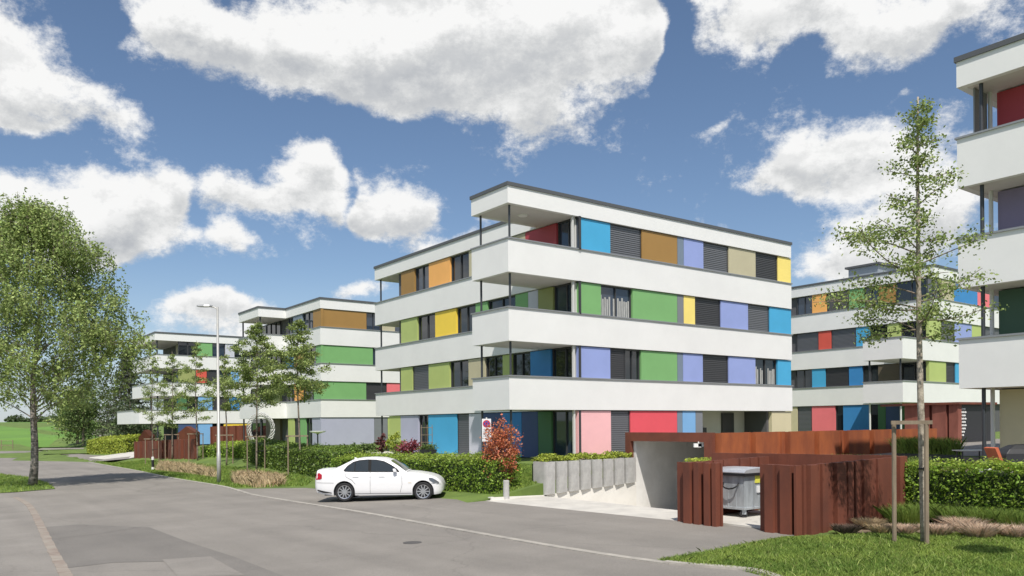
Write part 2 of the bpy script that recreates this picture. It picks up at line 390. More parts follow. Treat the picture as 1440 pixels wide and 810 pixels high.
def leaf_mesh(name, cen, size, m, parent=None, flat=.0, aspect=.6, jit=.35, up=None):
    cen = np.asarray(cen, float); n = len(cen); org = np.array(parent_origin(parent))
    nr = rng.normal(size=(n, 3)); nr[:, 2] = np.abs(nr[:, 2])+flat
    nr /= np.linalg.norm(nr, axis=1)[:, None]
    t = rng.normal(size=(n, 3)); t -= (t*nr).sum(1)[:, None]*nr; t /= np.linalg.norm(t, axis=1)[:, None]
    b = np.cross(nr, t); s = size*(1+jit*rng.uniform(-1, 1, n))[:, None]
    c = cen-org
    v = np.empty((n, 4, 3)); v[:, 0] = c-t*s*.5; v[:, 1] = c-b*s*aspect*.5+nr*s*.08; v[:, 2] = c+t*s*.5; v[:, 3] = c+b*s*aspect*.5+nr*s*.08
    me = bpy.data.meshes.new(name); me.vertices.add(n*4); me.vertices.foreach_set('co', v.reshape(-1).astype(np.float32))
    me.loops.add(n*4); me.loops.foreach_set('vertex_index', np.arange(n*4, dtype=np.int32))
    me.polygons.add(n); me.polygons.foreach_set('loop_start', np.arange(0, n*4, 4, dtype=np.int32)); me.polygons.foreach_set('loop_total', np.full(n, 4, dtype=np.int32))
    me.update(calc_edges=True); me.materials.append(m)
    o = bpy.data.objects.new(name, me); C.objects.link(o)
    if parent: o.parent = parent
    return o
def blade_mesh(name, base, h, wd, m, parent=None, lean=.35, dirs=None, hj=.5):
    base = np.asarray(base, float)-np.array(parent_origin(parent)); n = len(base)
    a = rng.uniform(0, 2*np.pi, n); w_ = np.stack([np.cos(a), np.sin(a), np.zeros(n)], 1)*wd
    hh = h*(1+hj*rng.uniform(-1, 1, n)); ln = rng.normal(size=(n, 2))*lean*hh[:, None]
    if dirs is not None: ln += dirs*hh[:, None]
    tip = base+np.concatenate([ln, hh[:, None]], 1)
    mid = base+np.concatenate([ln*.35, hh[:, None]*.6], 1)
    v = np.stack([base-w_/2, base+w_/2, mid+w_*.35, tip, mid-w_*.35], 1)
    me = bpy.data.meshes.new(name); me.vertices.add(n*5); me.vertices.foreach_set('co', v.reshape(-1).astype(np.float32))
    me.loops.add(n*5); me.loops.foreach_set('vertex_index', np.arange(n*5, dtype=np.int32))
    me.polygons.add(n); me.polygons.foreach_set('loop_start', np.arange(0, n*5, 5, dtype=np.int32)); me.polygons.foreach_set('loop_total', np.full(n, 5, dtype=np.int32))
    me.update(calc_edges=True); me.materials.append(m)
    o = bpy.data.objects.new(name, me); C.objects.link(o)
    if parent: o.parent = parent
    return o
def drape(name, pts, dz, m, cell=3., kind='structure'):
    bm = bmesh.new(); vs = [bm.verts.new((p[0], p[1], 0)) for p in pts]; bm.faces.new(vs)
    bmesh.ops.triangulate(bm, faces=bm.faces)
    for _ in range(7):
        es = [e for e in bm.edges if e.calc_length() > cell*max(1, min((Vector((e.verts[0].co.x, e.verts[0].co.y)).length)/25, 12))]
        if not es: break
        bmesh.ops.subdivide_edges(bm, edges=es, cuts=1); bmesh.ops.triangulate(bm, faces=bm.faces)
    for v in bm.verts: v.co.z = Tz(v.co.x, v.co.y)+dz
    for f in bm.faces:
        f.normal_update()
        if f.normal.z < 0: f.normal_flip()
    me = bpy.data.meshes.new(name); bm.to_mesh(me); bm.free(); me.materials.append(m)
    o = bpy.data.objects.new(name, me); C.objects.link(o); tag(o, kind=kind); return o
def inpoly(x, y, poly):
    c = False; n = len(poly); j = n-1
    for i in range(n):
        if (poly[i][1] > y) != (poly[j][1] > y) and x < (poly[j][0]-poly[i][0])*(y-poly[i][1])/(poly[j][1]-poly[i][1])+poly[i][0]: c = not c
        j = i
    return c
def scatter(poly, n):
    xs = [p[0] for p in poly]; ys = [p[1] for p in poly]; out = []
    while len(out) < n:
        x = random.uniform(min(xs), max(xs)); y = random.uniform(min(ys), max(ys))
        if inpoly(x, y, poly): out.append((x, y, Tz(x, y)))
    return out

# ------------------------------------------------------------------ ground
def ticks(a, b, core, step, far):
    t = []
    x = core[0]
    while x <= core[1]+1e-6: t.append(x); x += step
    s = step; x = core[1]
    while x < b: s *= 1.22; x += s; t.append(x)
    s = step; x = core[0]
    while x > a: s *= 1.22; x -= s; t.append(x)
    return t
RU0, RU1, RV0, RV1 = 14.8, 30.0, 13.25, 21.35       # garage ramp cut-out
tu = sorted(set([round(x, 3) for x in ticks(-2500, 2500, (0, 45), 1.0, 0)]+[RU0, RU1, 13.6, 20.6, 21.5, 23.8]))
tv = sorted(set([round(x, 3) for x in ticks(-600, 4000, (0, 110), 1.2, 0)]+[RV0, RV1, 21.36, 13.2]))
g = MB(); idx = {}
for i, U in enumerate(tu):
    for j, V in enumerate(tv):
        X, Y = W2(U, V); idx[i, j] = len(g.v); g.v.append((X, Y, Tz(X, Y)))
for i in range(len(tu)-1):
    for j in range(len(tv)-1):
        if tu[i] >= RU0-1e-4 and tu[i+1] <= RU1+1e-4 and tv[j] >= RV0-1e-4 and tv[j+1] <= RV1+1e-4: continue
        g.f.append((idx[i, j], idx[i+1, j], idx[i+1, j+1], idx[i, j+1]))
tag(g.build('ground', grass_m, recalc=False), kind='structure')

kerb_px = [(125, 650), (180, 660), (238, 672), (297, 681.5), (320, 686), (341, 692), (367, 698.5), (500, 720), (583, 735), (667, 750), (792, 772), (917, 791), (979, 797), (1042, 802), (1075, 809)]
kerb = [gp(*p) for p in kerb_px]
# asphalt: road, plaza and forecourt as one sheet
kd = (kerb[-1]-kerb[-2]).normalized()
tail = [kerb[-1]+Vector((2.2, -1.6, 0)), Vector((9, 4, 0)), Vector((14, -6, 0))]
road_pts = [kerb[k] for k in range(len(kerb))]+tail+[Vector((-4, -14, 0)), Vector((-30, -10, 0)), Vector((-45, 20, 0)), gp(-260, 690), gp(-260, 640), gp(-60, 635), gp(60, 634), gp(130, 640), gp(190, 641), gp(186, 645)]
drape('road', [(p.x, p.y) for p in road_pts], .006, asph, 4)
fore = [gp(341, 692), gp(330, 688), gp(430, 686.5), gp(520, 694), gp(640, 703), gp(700, 704)]+[uv3(14.79, 20.9), uv3(14.79, 13.3), uv3(14.9, 11.7), uv3(14.9, 10.4), uv3(14.55, 9.75)]+[gp(1100, 756), gp(1050, 765), gp(1000, 775), gp(960, 783), gp(929, 789), gp(917, 791), gp(792, 772), gp(667, 750), gp(583, 735), gp(500, 720), gp(367, 698.5)]
drape('forecourt', [(p.x, p.y) for p in fore], .009, asph, 3)
pv = [gp(-300, 700), gp(-40, 690), gp(0, 696), gp(22, 700), gp(38, 709), gp(48, 722), gp(58, 742), gp(72, 772), gp(92, 809), gp(110, 845), Vector((-7.3, 8, 0)), Vector((-30, 6, 0))]
drape('pavement', [(p.x, p.y) for p in pv], .012, asph3, 3)
drape('repaired_road', [(p.x, p.y) for p in (gp(60, 742), gp(110, 738), gp(210, 742), gp(262, 762), gp(330, 784), gp(400, 812), gp(280, 812), gp(240, 790), gp(160, 792), gp(95, 800), gp(75, 765))], .010, asph2, 3)
drape('road_patch', [(p.x, p.y) for p in (gp(228, 788), gp(296, 784), gp(345, 811), gp(250, 812))], .014, asph3, 3)
# kerb strip
def ribbon(name, pts, wd, h, m, kind='structure', zoff=0):
    mb = MB(); n = len(pts)
    for i in range(n-1):
        p, q = pts[i], pts[i+1]; d = (q-p); d.z = 0; d.normalize(); nn = (-d.y, d.x)
        mb.slab((p.x, p.y), (q.x, q.y), nn, -wd/2, wd/2, Tz(p.x, p.y)-.1, Tz(p.x, p.y)+h+zoff, Tz(q.x, q.y)-.1, Tz(q.x, q.y)+h+zoff)
    return tag(mb.build(name, m), kind=kind)
def smooth_pts(pts, k=4):
    out = []
    for i in range(len(pts)-1):
        p0, p1, p2, p3 = pts[max(i-1, 0)], pts[i], pts[i+1], pts[min(i+2, len(pts)-1)]
        for s in range(k):
            t = s/k; out.append(.5*((2*p1)+(p2-p0)*t+(2*p0-5*p1+4*p2-p3)*t*t+(3*p1-p0-3*p2+p3)*t**3))
    return out+[pts[-1]]
ribbon('kerb', smooth_pts(kerb, 3), .17, .03, mat('kerb_stone', (.42, .39, .34), .85, col2=(.30, .28, .25), vscale=2.5))
ribbon('kerb', smooth_pts([gp(935, 792.5), gp(979, 797), gp(1042, 801.5), gp(1075, 808), gp(1110, 822), gp(1180, 860)], 3), .165, .045, MATS['kerb_stone'])
# brick gutter
gut = smooth_pts([gp(22, 700), gp(38, 709), gp(48, 722), gp(58, 742), gp(72, 772), gp(92, 809), gp(120, 870)], 9)
mb = MB()
for i in range(len(gut)-1):
    p, q = gut[i], gut[i+1]; d = (q-p); L_ = d.length; d.normalize(); nn = Vector((-d.y, d.x, 0)); k = max(1, int(L_/.22))
    for j in range(k):
        a = p+d*L_*(j+.06)/k; b = p+d*L_*(j+.94)/k
        mb.slab((a.x, a.y), (b.x, b.y), (nn.x, nn.y), -.10+random.uniform(-.01, .01), .10+random.uniform(-.01, .01), a.z-.03, a.z+.018+random.uniform(0, .006))
tag(mb.build('gutter', mat('gutter_brick', (.31, .275, .23), .85, col2=(.25, .20, .165), vscale=2.2)), kind='structure')
# manhole lid
mp_ = gp(580, 764); mb = MB(); mb.lathe((mp_.x, mp_.y, mp_.z), [(.001, .0), (.2, .0), (.2, .013), (.17, .016), (.001, .016)], 24)
o = tag(mb.build('manhole_cover', mat('cast_iron', (.09, .085, .08), .7, var=.3, vscale=30)), 'round cast iron manhole cover set in the road in front of the white car', 'manhole cover'); rebase(o, mp_)
# grass island under birch, field, paths far left
isl = [gp(-220, 700), gp(-40, 696), gp(20, 693), gp(78, 688), gp(66, 680), gp(40, 672), gp(0, 667), gp(-220, 665)]
drape('grass_island', [(p.x, p.y) for p in isl], .03, grass_m, 3)
fld = [gp(-400, 634), gp(-60, 631), gp(60, 630), gp(125, 629), gp(186, 621), gp(160, 616), gp(110, 609), gp(80, 603), Vector((-170, 420, 0)), Vector((-420, 460, 0)), Vector((-420, 120, 0))]
drape('field', [(p.x, p.y) for p in fld], .10, field_m, 6)
drape('verge', [(p.x, p.y) for p in (gp(60, 640), gp(120, 639), gp(178, 636), gp(120, 633), gp(70, 634))], .10, grass_m, 4)
drape('footpath', [(p.x, p.y) for p in (gp(74, 603.5), gp(110, 610), gp(150, 617), gp(196, 622), gp(196, 619.5), gp(150, 613.5), gp(115, 607), gp(84, 603))], .2, asph3, 5)
drape('footpath', [(p.x, p.y) for p in (gp(50, 634.5), gp(118, 633.5), gp(118, 631.5), gp(60, 632))], .16, asph3, 5)
drape('side_path', [(p.x, p.y) for p in (gp(120, 645), gp(150, 641), gp(178, 637), gp(192, 636), gp(192, 644), gp(160, 648))], .06, conc, 4)

# ------------------------------------------------------------------ apartment buildings
ZB = [(2.24, 3.64), (5.14, 6.54), (8.04, 9.44), (10.94, 11.67)]
ZO = [(0, 2.24), (3.64, 5.14), (6.54, 8.04), (9.44, 10.94)]
class Bldg:
    def __init__(s, label, O, base, group='colourful apartment blocks with white balcony bands'):
        s.O = Vector((O[0], O[1], 0)); s.z = base
        s.root = empty('apartment_building', (O[0], O[1], base), label, 'apartment building', group)
    def P(s, u, v): return (s.O.x+u*UX-v*UY, s.O.y+u*UY+v*UX)
    def poly(s, uv): return [s.P(*q) for q in uv]
    def band(s, uv, lv, name=None):
        z0, z1 = ZB[lv]; z0 += s.z; z1 += s.z; P = s.poly(uv)
        top = lv == 3
        mb = MB(); mb.ring(P, offset(P, .20), z0, z1); mb.build(name or ('roof_fascia' if top else 'balustrade'), plaster, s.root)
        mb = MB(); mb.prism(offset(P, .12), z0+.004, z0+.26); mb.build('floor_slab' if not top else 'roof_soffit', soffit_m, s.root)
        Q = offset(P, -.05)
        mb = MB()
        if top: mb.ring(Q, offset(Q, .4), z1, z1+.15); mb.build('roof_edge', roofedge_m, s.root)
        else: mb.ring(Q, offset(Q, .30), z1, z1+.055); mb.build('coping', cop_m, s.root)
        if top:
            mb = MB(); mb.prism(offset(P, .21), z0+.3, z1-.1); mb.build('roof', roof_m, s.root)
    def core(s, u0, v0, u1, v1, z0, z1, m=None, name='wall'):
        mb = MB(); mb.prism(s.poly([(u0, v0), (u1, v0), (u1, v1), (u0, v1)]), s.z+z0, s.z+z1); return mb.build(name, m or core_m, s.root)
    def par(s, px, py, start, dirv):        # distance along a plan line that lies behind photo column px
        a, _ = ray(px, py); p = s.P(*start); d = (dirv[0]*UX-dirv[1]*UY, dirv[0]*UY+dirv[1]*UX)
        return (a*p[1]-p[0])/(d[0]-a*d[1])
    def row(s, start, dirv, inw, z0, z1, x0, items, py, gap=.0):
        # items: (kind, colour, x_end)
        t0 = s.par(x0, py, start, dirv)
        for kind, colr, xe in items:
            t1 = s.par(xe, py, start, dirv) if xe is not None else t0
            s.item(start, dirv, inw, z0, z1, t0, t1, kind, colr); t0 = t1
    def item(s, start, dirv, inw, z0, z1, t0, t1, kind, colr=None):
        if t1 < t0: t0, t1 = t1, t0
        wd = t1-t0
        if wd < .02: return
        P0 = s.P(start[0]+dirv[0]*t0, start[1]+dirv[1]*t0); P1 = s.P(start[0]+dirv[0]*t1, start[1]+dirv[1]*t1)
        n = (inw[0]*UX-inw[1]*UY, inw[0]*UY+inw[1]*UX); a0 = s.z+z0+.01; a1 = s.z+z1-.004
        L = lambda t: (P0[0]+(P1[0]-P0[0])*t, P0[1]+(P1[1]-P0[1])*t)
        e = .012/wd
        if kind == 'p':
            MB().slab(L(e), L(1-e), n, .07, .28, a0, a1-.03).build('facade_panel', pan(colr), s.root)
        elif kind == 'b':
            mb = MB(); m = blind_m if colr != 'd' else blindd_m
            h = a1-a0-.05; k = max(6, int(h/.095))
            for i in range(k):
                z = a0+h*i/k; P = []
                A, B = L(e*3), L(1-e*3)
                mb.slab(A, B, n, .155, .17, z, z+h/k*.86)
                mb.slab(A, B, n, .135, .16, z, z+.014)
            o = mb.build('blind', m, s.root)
            mb = MB(); mb.slab(L(0), L(e*3), n, .12, .29, a0, a1); mb.slab(L(1-e*3), L(1), n, .12, .29, a0, a1); mb.slab(L(0), L(1), n, .12, .29, a1-.05, a1)
            mb.slab(L(0), L(1), n, .24, .28, a0, a1-.05)
            mb.build('blind_frame', frame_m, o)
        elif kind in ('w', 'c'):
            k = 1 if wd < .95 else (2 if wd < 3.4 else 3); fr = .055/wd
            mb = MB(); mb.slab(L(0), L(1), n, .17, .27, a0, a0+.06); mb.slab(L(0), L(1), n, .17, .27, a1-.07, a1)
            for i in range(k+1):
                c = i/k; mb.slab(L(max(0, c-fr/2 if 0 < i < k else c-fr*(i == k))), L(min(1, c+fr/2 if 0 < i < k else c+fr*(i == 0))), n, .168, .272, a0+.0, a1)
            o = mb.build('window', frame_m, s.root)
            g_ = MB(); g_.slab(L(fr*.5), L(1-fr*.5), n, .235, .245, a0+.03, a1-.03)
            g_.build('pane', glassb_m if colr == 'b' else glass_m, o)
            if kind == 'c':
                c_ = MB(); seg = 14
                for i in range(seg):
                    if random.random() < .25: continue
                    c_.slab(L(fr+(1-2*fr)*(i+.1)/seg), L(fr+(1-2*fr)*(i+.8)/seg), n, .222+.004*(i % 2), .232, a0+.08, a0+(a1-a0)*random.uniform(.55, .7))
                c_.build('curtain', curt_m, o)
    def post(s, u, v, z0, z1, r=.05, m=None):
        x, y = s.P(u, v); MB().tube([(x, y, s.z+z0), (x, y, s.z+z1)], r, 10).build('post', m or post_m, s.root)
    def jamb(s, u, v, z0, z1, w_=.09, d=.10):
        MB().prism(s.poly([(u, v), (u+w_, v), (u+w_, v+d), (u, v+d)]), s.z+z0, s.z+z1).build('corner_jamb', whitepost_m, s.root)

def B1():
    b = Bldg('large central apartment block with corner balcony tower and one wide brown panel on top floor', (-.1, 33.8), .84)
    full = [(0, 0), (20, 0), (20, 19.5), (3.75, 19.5), (3.75, 2.75), (0, 2.75)]
    for lv in range(4): b.band(full, lv)
    for lv in range(4):
        z0, z1 = ZO[lv]; t = 0 if lv else -.6
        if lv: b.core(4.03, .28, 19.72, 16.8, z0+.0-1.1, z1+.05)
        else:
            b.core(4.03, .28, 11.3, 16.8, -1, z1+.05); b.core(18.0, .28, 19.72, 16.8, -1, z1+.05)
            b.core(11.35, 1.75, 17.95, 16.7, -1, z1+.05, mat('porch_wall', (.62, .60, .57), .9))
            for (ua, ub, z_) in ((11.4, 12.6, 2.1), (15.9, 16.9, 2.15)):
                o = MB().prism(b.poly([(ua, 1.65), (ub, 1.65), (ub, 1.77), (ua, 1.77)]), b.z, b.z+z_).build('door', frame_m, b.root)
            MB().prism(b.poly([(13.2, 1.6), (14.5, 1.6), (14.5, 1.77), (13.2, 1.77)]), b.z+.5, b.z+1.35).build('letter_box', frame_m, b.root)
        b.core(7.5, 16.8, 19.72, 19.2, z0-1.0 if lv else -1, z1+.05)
    R_ = dict(start=(0, 0), dirv=(1, 0), inw=(0, 1)); Wg = dict(start=(3.75, 0), dirv=(0, 1), inw=(1, 0))
    z = ZO
    b.row(**R_, z0=z[3][0], z1=z[3][1], x0=815, py=345, items=[('p', 'blue', 860), ('b', 'g', 904), ('p', 'brown', 954), ('p', 'gbl', 963), ('p', 'peri', 990.7), ('b', 'g', 1026), ('p', 'beige', 1064), ('b', 'd', 1095), ('p', 'yellow', 1113.5)])
    b.row(**R_, z0=z[2][0], z1=z[2][1], x0=815, py=430, items=[('p', 'green', 847), ('c', 'b', 891), ('p', 'green', 954), ('p', 'grey', 963), ('p', 'yellow', 979), ('b', 'd', 1015), ('p', 'peri', 1053.5), ('b', 'g', 1083.5), ('p', 'blue', 1114)])
    b.row(**R_, z0=z[1][0], z1=z[1][1], x0=814, py=508, items=[('p', 'peri', 860), ('b', 'd', 882), ('w', '', 903), ('p', 'green', 954), ('p', 'gbl', 962), ('p', 'peri', 990), ('b', 'd', 1026), ('p', 'peri', 1064), ('c', '', 1095), ('p', 'blue', 1114)])
    b.row(**R_, z0=0, z1=z[0][1], x0=814, py=610, items=[('p', 'pink', 861), ('b', 'g', 888), ('p', 'red', 954), ('p', 'gbl', 961.5), ('p', 'lblue', 980), ('p', 'grey', 990)])
    b.row(**R_, z0=0, z1=z[0][1], x0=1087, py=610, items=[('p', 'cream', 1114.5)])
    # wing and balcony side, one long plane; start at the balcony and run to the far corner
    def wing(lv, py, items, x0=811):
        b.row(**Wg, z0=z[lv][0], z1=z[lv][1], x0=x0, py=py, items=items)
    wing(3, 340, [('w', 'b', 781), ('p', 'dred', 737), ('p', 'beige', 657.5), ('w', '', 631), ('p', 'orange', 601), ('w', 'b', 581), ('p', 'brown', 562)])
    wing(2, 425, [('w', 'b', 776), ('p', 'olive', 755), ('p', 'llav', 741), ('p', 'green', 723), ('w', '', 684), ('p', 'green', 667), ('w', '', 640), ('p', 'yell2', 610), ('w', '', 585), ('p', 'lime', 562)])
    wing(1, 510, [('w', '', 773), ('p', 'azure', 744), ('w', '', 718), ('p', 'lime', 705), ('w', '', 680), ('p', 'beige', 657), ('w', '', 630.5), ('p', 'lime', 601), ('b', 'g', 578.5), ('p', 'lime', 562)])
    wing(0, 610, [('w', 'b', 774), ('p', 'dgreen', 755), ('p', 'navy', 732), ('p', 'azure', 705), ('p', 'navy', 678), ('p', 'llav', 658), ('b', 'g', 641), ('p', 'blue', 601), ('w', '', 587), ('p', 'lav', 562), ('p', 'lime', 546)])
    for lv in range(4):
        z0, z1 = ZO[lv]; z0 = z0 if lv else -.9
        b.post(.3, .3, z0, z1+.02); b.post(.3, 2.45, z0, z1+.02); b.post(3.98, 19.1, z0, z1+.02, .055)
        b.jamb(3.66, .10, z0 if lv else -.2, z1)
        b.core(3.9, .2, 4.1, .35, z0, z1, whitepost_m, 'corner_wall')
    mb = MB(); x, y = b.P(1.8, 1.3); mb.lathe((x, y, b.z+10.90), [(.001, 0), (.2, 0), (.22, .045), (.001, .045)], 20); mb.build('ceiling_lamp', mat('lamp_glass', (.85, .85, .82), .4), b.root)
    # paved terrace strip along the wing
    mb = MB(); mb.prism(b.poly([(-.3, -.1), (11.3, -.1), (11.3, 0.6), (4.3, .6), (4.3, 19), (2.6, 19), (2.6, 3.0), (-.3, 3.0)]), b.z-.6, b.z-.035)
    tag(mb.build('terrace', conc), kind='structure')
    return b
b1 = B1()

def B2():
    b = Bldg('apartment block behind the young trees with wide brown and green panels above lavender ground floor', (-15.2, 64.1), .92)
    # main corner at origin, wing v, stair tower at far left
    full = [(0, 0), (16, 0), (16, 12.5), (-2.4, 12.5), (-2.4, 7.4), (0, 7.4)]
    for lv in range(4): b.band(full, lv)
    for lv in range(4):
        z0, z1 = ZO[lv]
        b.core(.28, .28, 15.7, 12.2, (z0-1.1) if lv else -1.6, z1+.05)
    Rr = dict(start=(0, 0), dirv=(1, 0), inw=(0, 1)); Wg = dict(start=(0, 0), dirv=(0, 1), inw=(1, 0)); z = ZO
    for lv, py, items in ((3, 450, [('p', 'brown', 516), ('w', 'b', 536), ('p', 'beige', 556), ('w', 'b', 600)]), (2, 500, [('p', 'green', 525), ('w', 'b', 545), ('p', 'red', 600)]), (1, 550, [('p', 'green', 515.7), ('b', 'd', 544.6), ('p', 'rose', 600)]), (0, 610, [('p', 'lav', 527), ('p', 'grey', 546), ('p', 'lime', 600)])):
        b.row(**Rr, z0=z[lv][0], z1=z[lv][1], x0=452, py=py, items=items)
    for lv, py, items in ((3, 450, [('p', 'brown', 439), ('w', 'b', 424), ('p', 'gbl', 411), ('w', 'b', 403)]), (2, 500, [('p', 'green', 443), ('w', '', 425), ('p', 'brown', 412), ('p', 'azure', 400)]), (1, 550, [('p', 'green', 440), ('w', '', 424), ('p', 'orange', 413), ('w', '', 403)]), (0, 610, [('p', 'lav', 438), ('w', '', 429), ('p', 'green', 421), ('b', 'd', 413), ('p', 'lime', 404)])):
        b.row(**Wg, z0=z[lv][0], z1=z[lv][1], x0=450.5, py=py, items=items)
    for lv in range(4):
        z0, z1 = ZO[lv]; z0 = z0 if lv else -.9
        for (u, v) in ((-2.15, 7.65), (-2.15, 12.1)): b.post(u, v, z0, z1+.02, .07)
        b.row(start=(0, 7.4), dirv=(0, 1), inw=(1, 0), z0=ZO[lv][0], z1=ZO[lv][1], x0=392, py=520, items=[(('p', 'p', 'w', 'w')[lv], ('brn2', 'lime', '', '')[lv], 372), ('w', '', 350)])
    mb = MB(); mb.prism(b.poly([(8, 5), (9.6, 5), (9.6, 6.6), (8, 6.6)]), b.z+11.6, b.z+12.7); mb.build('roof_vent', cop_m, b.root)
    return b
b2 = B2()

def B3():
    b = Bldg('farthest apartment block at left end with green, orange-red and yellow panels behind rust fence', (-37.0, 83.6), .62)
    full = [(0, 0), (13, 0), (13, 11), (0, 11)]
    for lv in range(1, 4): b.band(full, lv)
    b.band([(-1.6, -.0), (13, 0), (13, 11), (-1.6, 11)], 0)
    for lv in range(4):
        z0, z1 = ZO[lv]; b.core(3.3, .28, 12.7, 10.7, (z0-1.1) if lv else -1.6, z1+.05)
        for (u, v) in ((.25, .25), (.25, 3.2)): b.post(u, v, z0 if lv else -.8, z1+.02, .08)
    Rr = dict(start=(0, 0), dirv=(1, 0), inw=(0, 1)); z = ZO
    for lv, py, items in ((3, 490, [('w', '', 277), ('p', 'green', 299), ('w', 'b', 317), ('p', 'llav', 330), ('w', '', 360)]), (2, 528, [('p', 'olive', 276), ('p', 'rust', 291), ('b', 'd', 308), ('w', 'b', 325), ('p', 'lblue', 360)]), (1, 568, [('p', 'dgreen', 263), ('w', '', 279), ('p', 'lblue', 299), ('b', 'd', 323), ('p', 'azure', 345), ('p', 'navy', 360)]), (0, 610, [('p', 'navy', 279), ('p', 'lblue', 299), ('w', '', 315), ('p', 'yell2', 360)])):
        b.row(**Rr, z0=z[lv][0], z1=z[lv][1], x0=251, py=py, items=items)
    W_ = dict(start=(3.1, 0.2), dirv=(0, 1), inw=(1, 0))
    for lv, cols in ((3, ('w', 'p', 'beige')), (2, ('w', 'p', 'peri')), (1, ('w', 'p', 'blue')), (0, ('p', 'p', 'green'))):
        b.item(W_['start'], (0, 1), (1, 0), z[lv][0], z[lv][1], 0, 1.6, 'p' if cols[0] == 'p' else 'w', 'dgreen')
        b.item(W_['start'], (0, 1), (1, 0), z[lv][0], z[lv][1], 1.6, 4.2, 'p', cols[2])
        b.item(W_['start'], (0, 1), (1, 0), z[lv][0], z[lv][1], 4.2, 7, 'w', '')
    return b
b3 = B3()

def B4():
    b = Bldg('apartment block at back right behind staked tree, with balconies on two levels', (25.75, 53.0), 1.46)
    U0 = 4.3
    low = [(0, 0), (22, 0), (22, 14), (U0, 14), (U0, 2.75), (0, 2.75)]; hi = [(U0, 0), (22, 0), (22, 14), (U0, 14)]
    b.band(low, 0); b.band(low, 1); b.band(hi, 2); b.band(hi, 3)
    for lv in range(4):
        z0, z1 = ZO[lv]; b.core(U0+.28, .28, 21.7, 13.7, (z0-1.1) if lv else -1.6, z1+.05)
    for lv in range(2):
        z0, z1 = ZO[lv]
        b.post(.3, .3, z0 if lv else -.8, z1+.02, .06, whitepost_m if not lv else None); b.post(.3, 2.45, z0 if lv else -.8, z1+.02, .06, whitepost_m if not lv else None)
    Rr = dict(start=(0, 0), dirv=(1, 0), inw=(0, 1)); Wg = dict(start=(U0, 0), dirv=(0, 1), inw=(1, 0)); z = ZO
    for lv, py, x0, items in ((3, 410, 1308, [('w', 'b', 1326), ('p', 'beige', 1343), ('p', 'azure', 1376), ('p', 'rose', 1398), ('w', '', 1440)]), (2, 460, 1308, [('p', 'lime', 1325), ('b', 'g', 1344), ('p', 'peri', 1368), ('p', 'lime', 1384), ('b', 'g', 1440)]), (1, 520, 1308, [('p', 'lime', 1332), ('b', 'd', 1345), ('p', 'blue', 1400)]), (0, 600, 1308, [('p', 'dred', 1345), ('b', 'd', 1400)])):
        b.row(**Rr, z0=z[lv][0], z1=z[lv][1], x0=x0, py=py, items=items)
    for lv, py, items in ((3, 410, [('w', '', 1258), ('p', 'brown', 1235), ('w', 'b', 1214), ('p', 'green', 1193), ('w', '', 1161), ('p', 'orange', 1141), ('w', 'b', 1119)]),
                          (2, 460, [('w', '', 1266), ('p', 'lime', 1247), ('w', '', 1222), ('p', 'blue', 1203), ('b', 'g', 1168), ('p', 'rust', 1150), ('b', 'g', 1119)]),
                          (1, 520, [('w', '', 1267), ('p', 'brn2', 1234), ('w', '', 1212), ('p', 'azure', 1193), ('b', 'd', 1160), ('p', 'blue', 1141), ('w', '', 1117)]),
                          (0, 600, [('p', 'dgreen', 1266), ('p', 'navy', 1245), ('p', 'dgreen', 1234), ('w', '', 1222), ('p', 'azure', 1185), ('w', '', 1174), ('p', 'rose', 1141), ('b', 'g', 1121), ('p', 'cream', 1100)])):
        b.row(**Wg, z0=z[lv][0], z1=z[lv][1], x0=1303, py=py, items=items)
    mb = MB(); mb.prism(b.poly([(6.5, 5.2), (9.2, 5.2), (9.2, 7.6), (6.5, 7.6)]), b.z+11.6, b.z+12.9); mb.build('roof_hut', mat('roof_hut', (.34, .38, .42), .5, metal=.3), b.root)
    mb = MB(); mb.prism(b.poly([(6.3, 5.0), (9.4, 5.0), (9.4, 7.8), (6.3, 7.8)]), b.z+12.9, b.z+13.05); mb.build('roof_hut_edge', roofedge_m, b.root)
    return b
b4 = B4()

def B5():
    # far-left corner at the origin, its face runs towards the camera (-v)
    b = Bldg('nearest apartment block cut by the right edge of the picture with deep corner loggias', (12.95, 23.3), 1.14)
    full = [(0, -9), (14, -9), (14, 0), (0, 0)]
    for lv in range(4): b.band(full, lv)
    W_ = dict(dirv=(0, -1), inw=(1, 0)); z = ZO
    for lv in range(4):
        z0, z1 = ZO[lv]; z0_ = z0 if lv else -.5
        b.post(.28, -.55, z0_, z1+.02, .055, None)
        b.core(1.48, -8.7, 13.7, -.55, (z0-1.1) if lv else -1, z1+.05)
        b.post(1.16, -.42, z0_, z1+.02, .06, whitepost_m)
        b.post(.3, -8.6, z0_, z1+.02, .055)
    cols = {3: [('p', 'dred')], 2: [('p', 'purple')], 1: [('p', 'forest')], 0: [('p', 'cream')]}
    for lv in range(4):
        b.item((1.2, -.55), (0, -1), (1, 0), z[lv][0], z[lv][1], 0, 3.0, 'p', cols[lv][0][1])
        b.item((1.2, -.55), (0, -1), (1, 0), z[lv][0], z[lv][1], 3.0, 6.6, 'w', '')
    # grey screen at the top loggia
    MB().prism(b.poly([(.4, -.32), (1.2, -.32), (1.2, -.28), (.4, -.28)]), b.z+z[3][0], b.z+z[3][1]).build('sun_screen', mat('screen_cloth', (.25, .26, .26), .8), b.root)
    mb = MB(); x, y = b.P(1.3, -4); 
    mb = MB(); mb.prism(b.poly([(-1.2, -9), (2.0, -9), (2.0, .3), (-1.2, .3)]), b.z-.7, b.z-.02); tag(mb.build('terrace', conc), kind='structure')
    return b
b5 = B5()
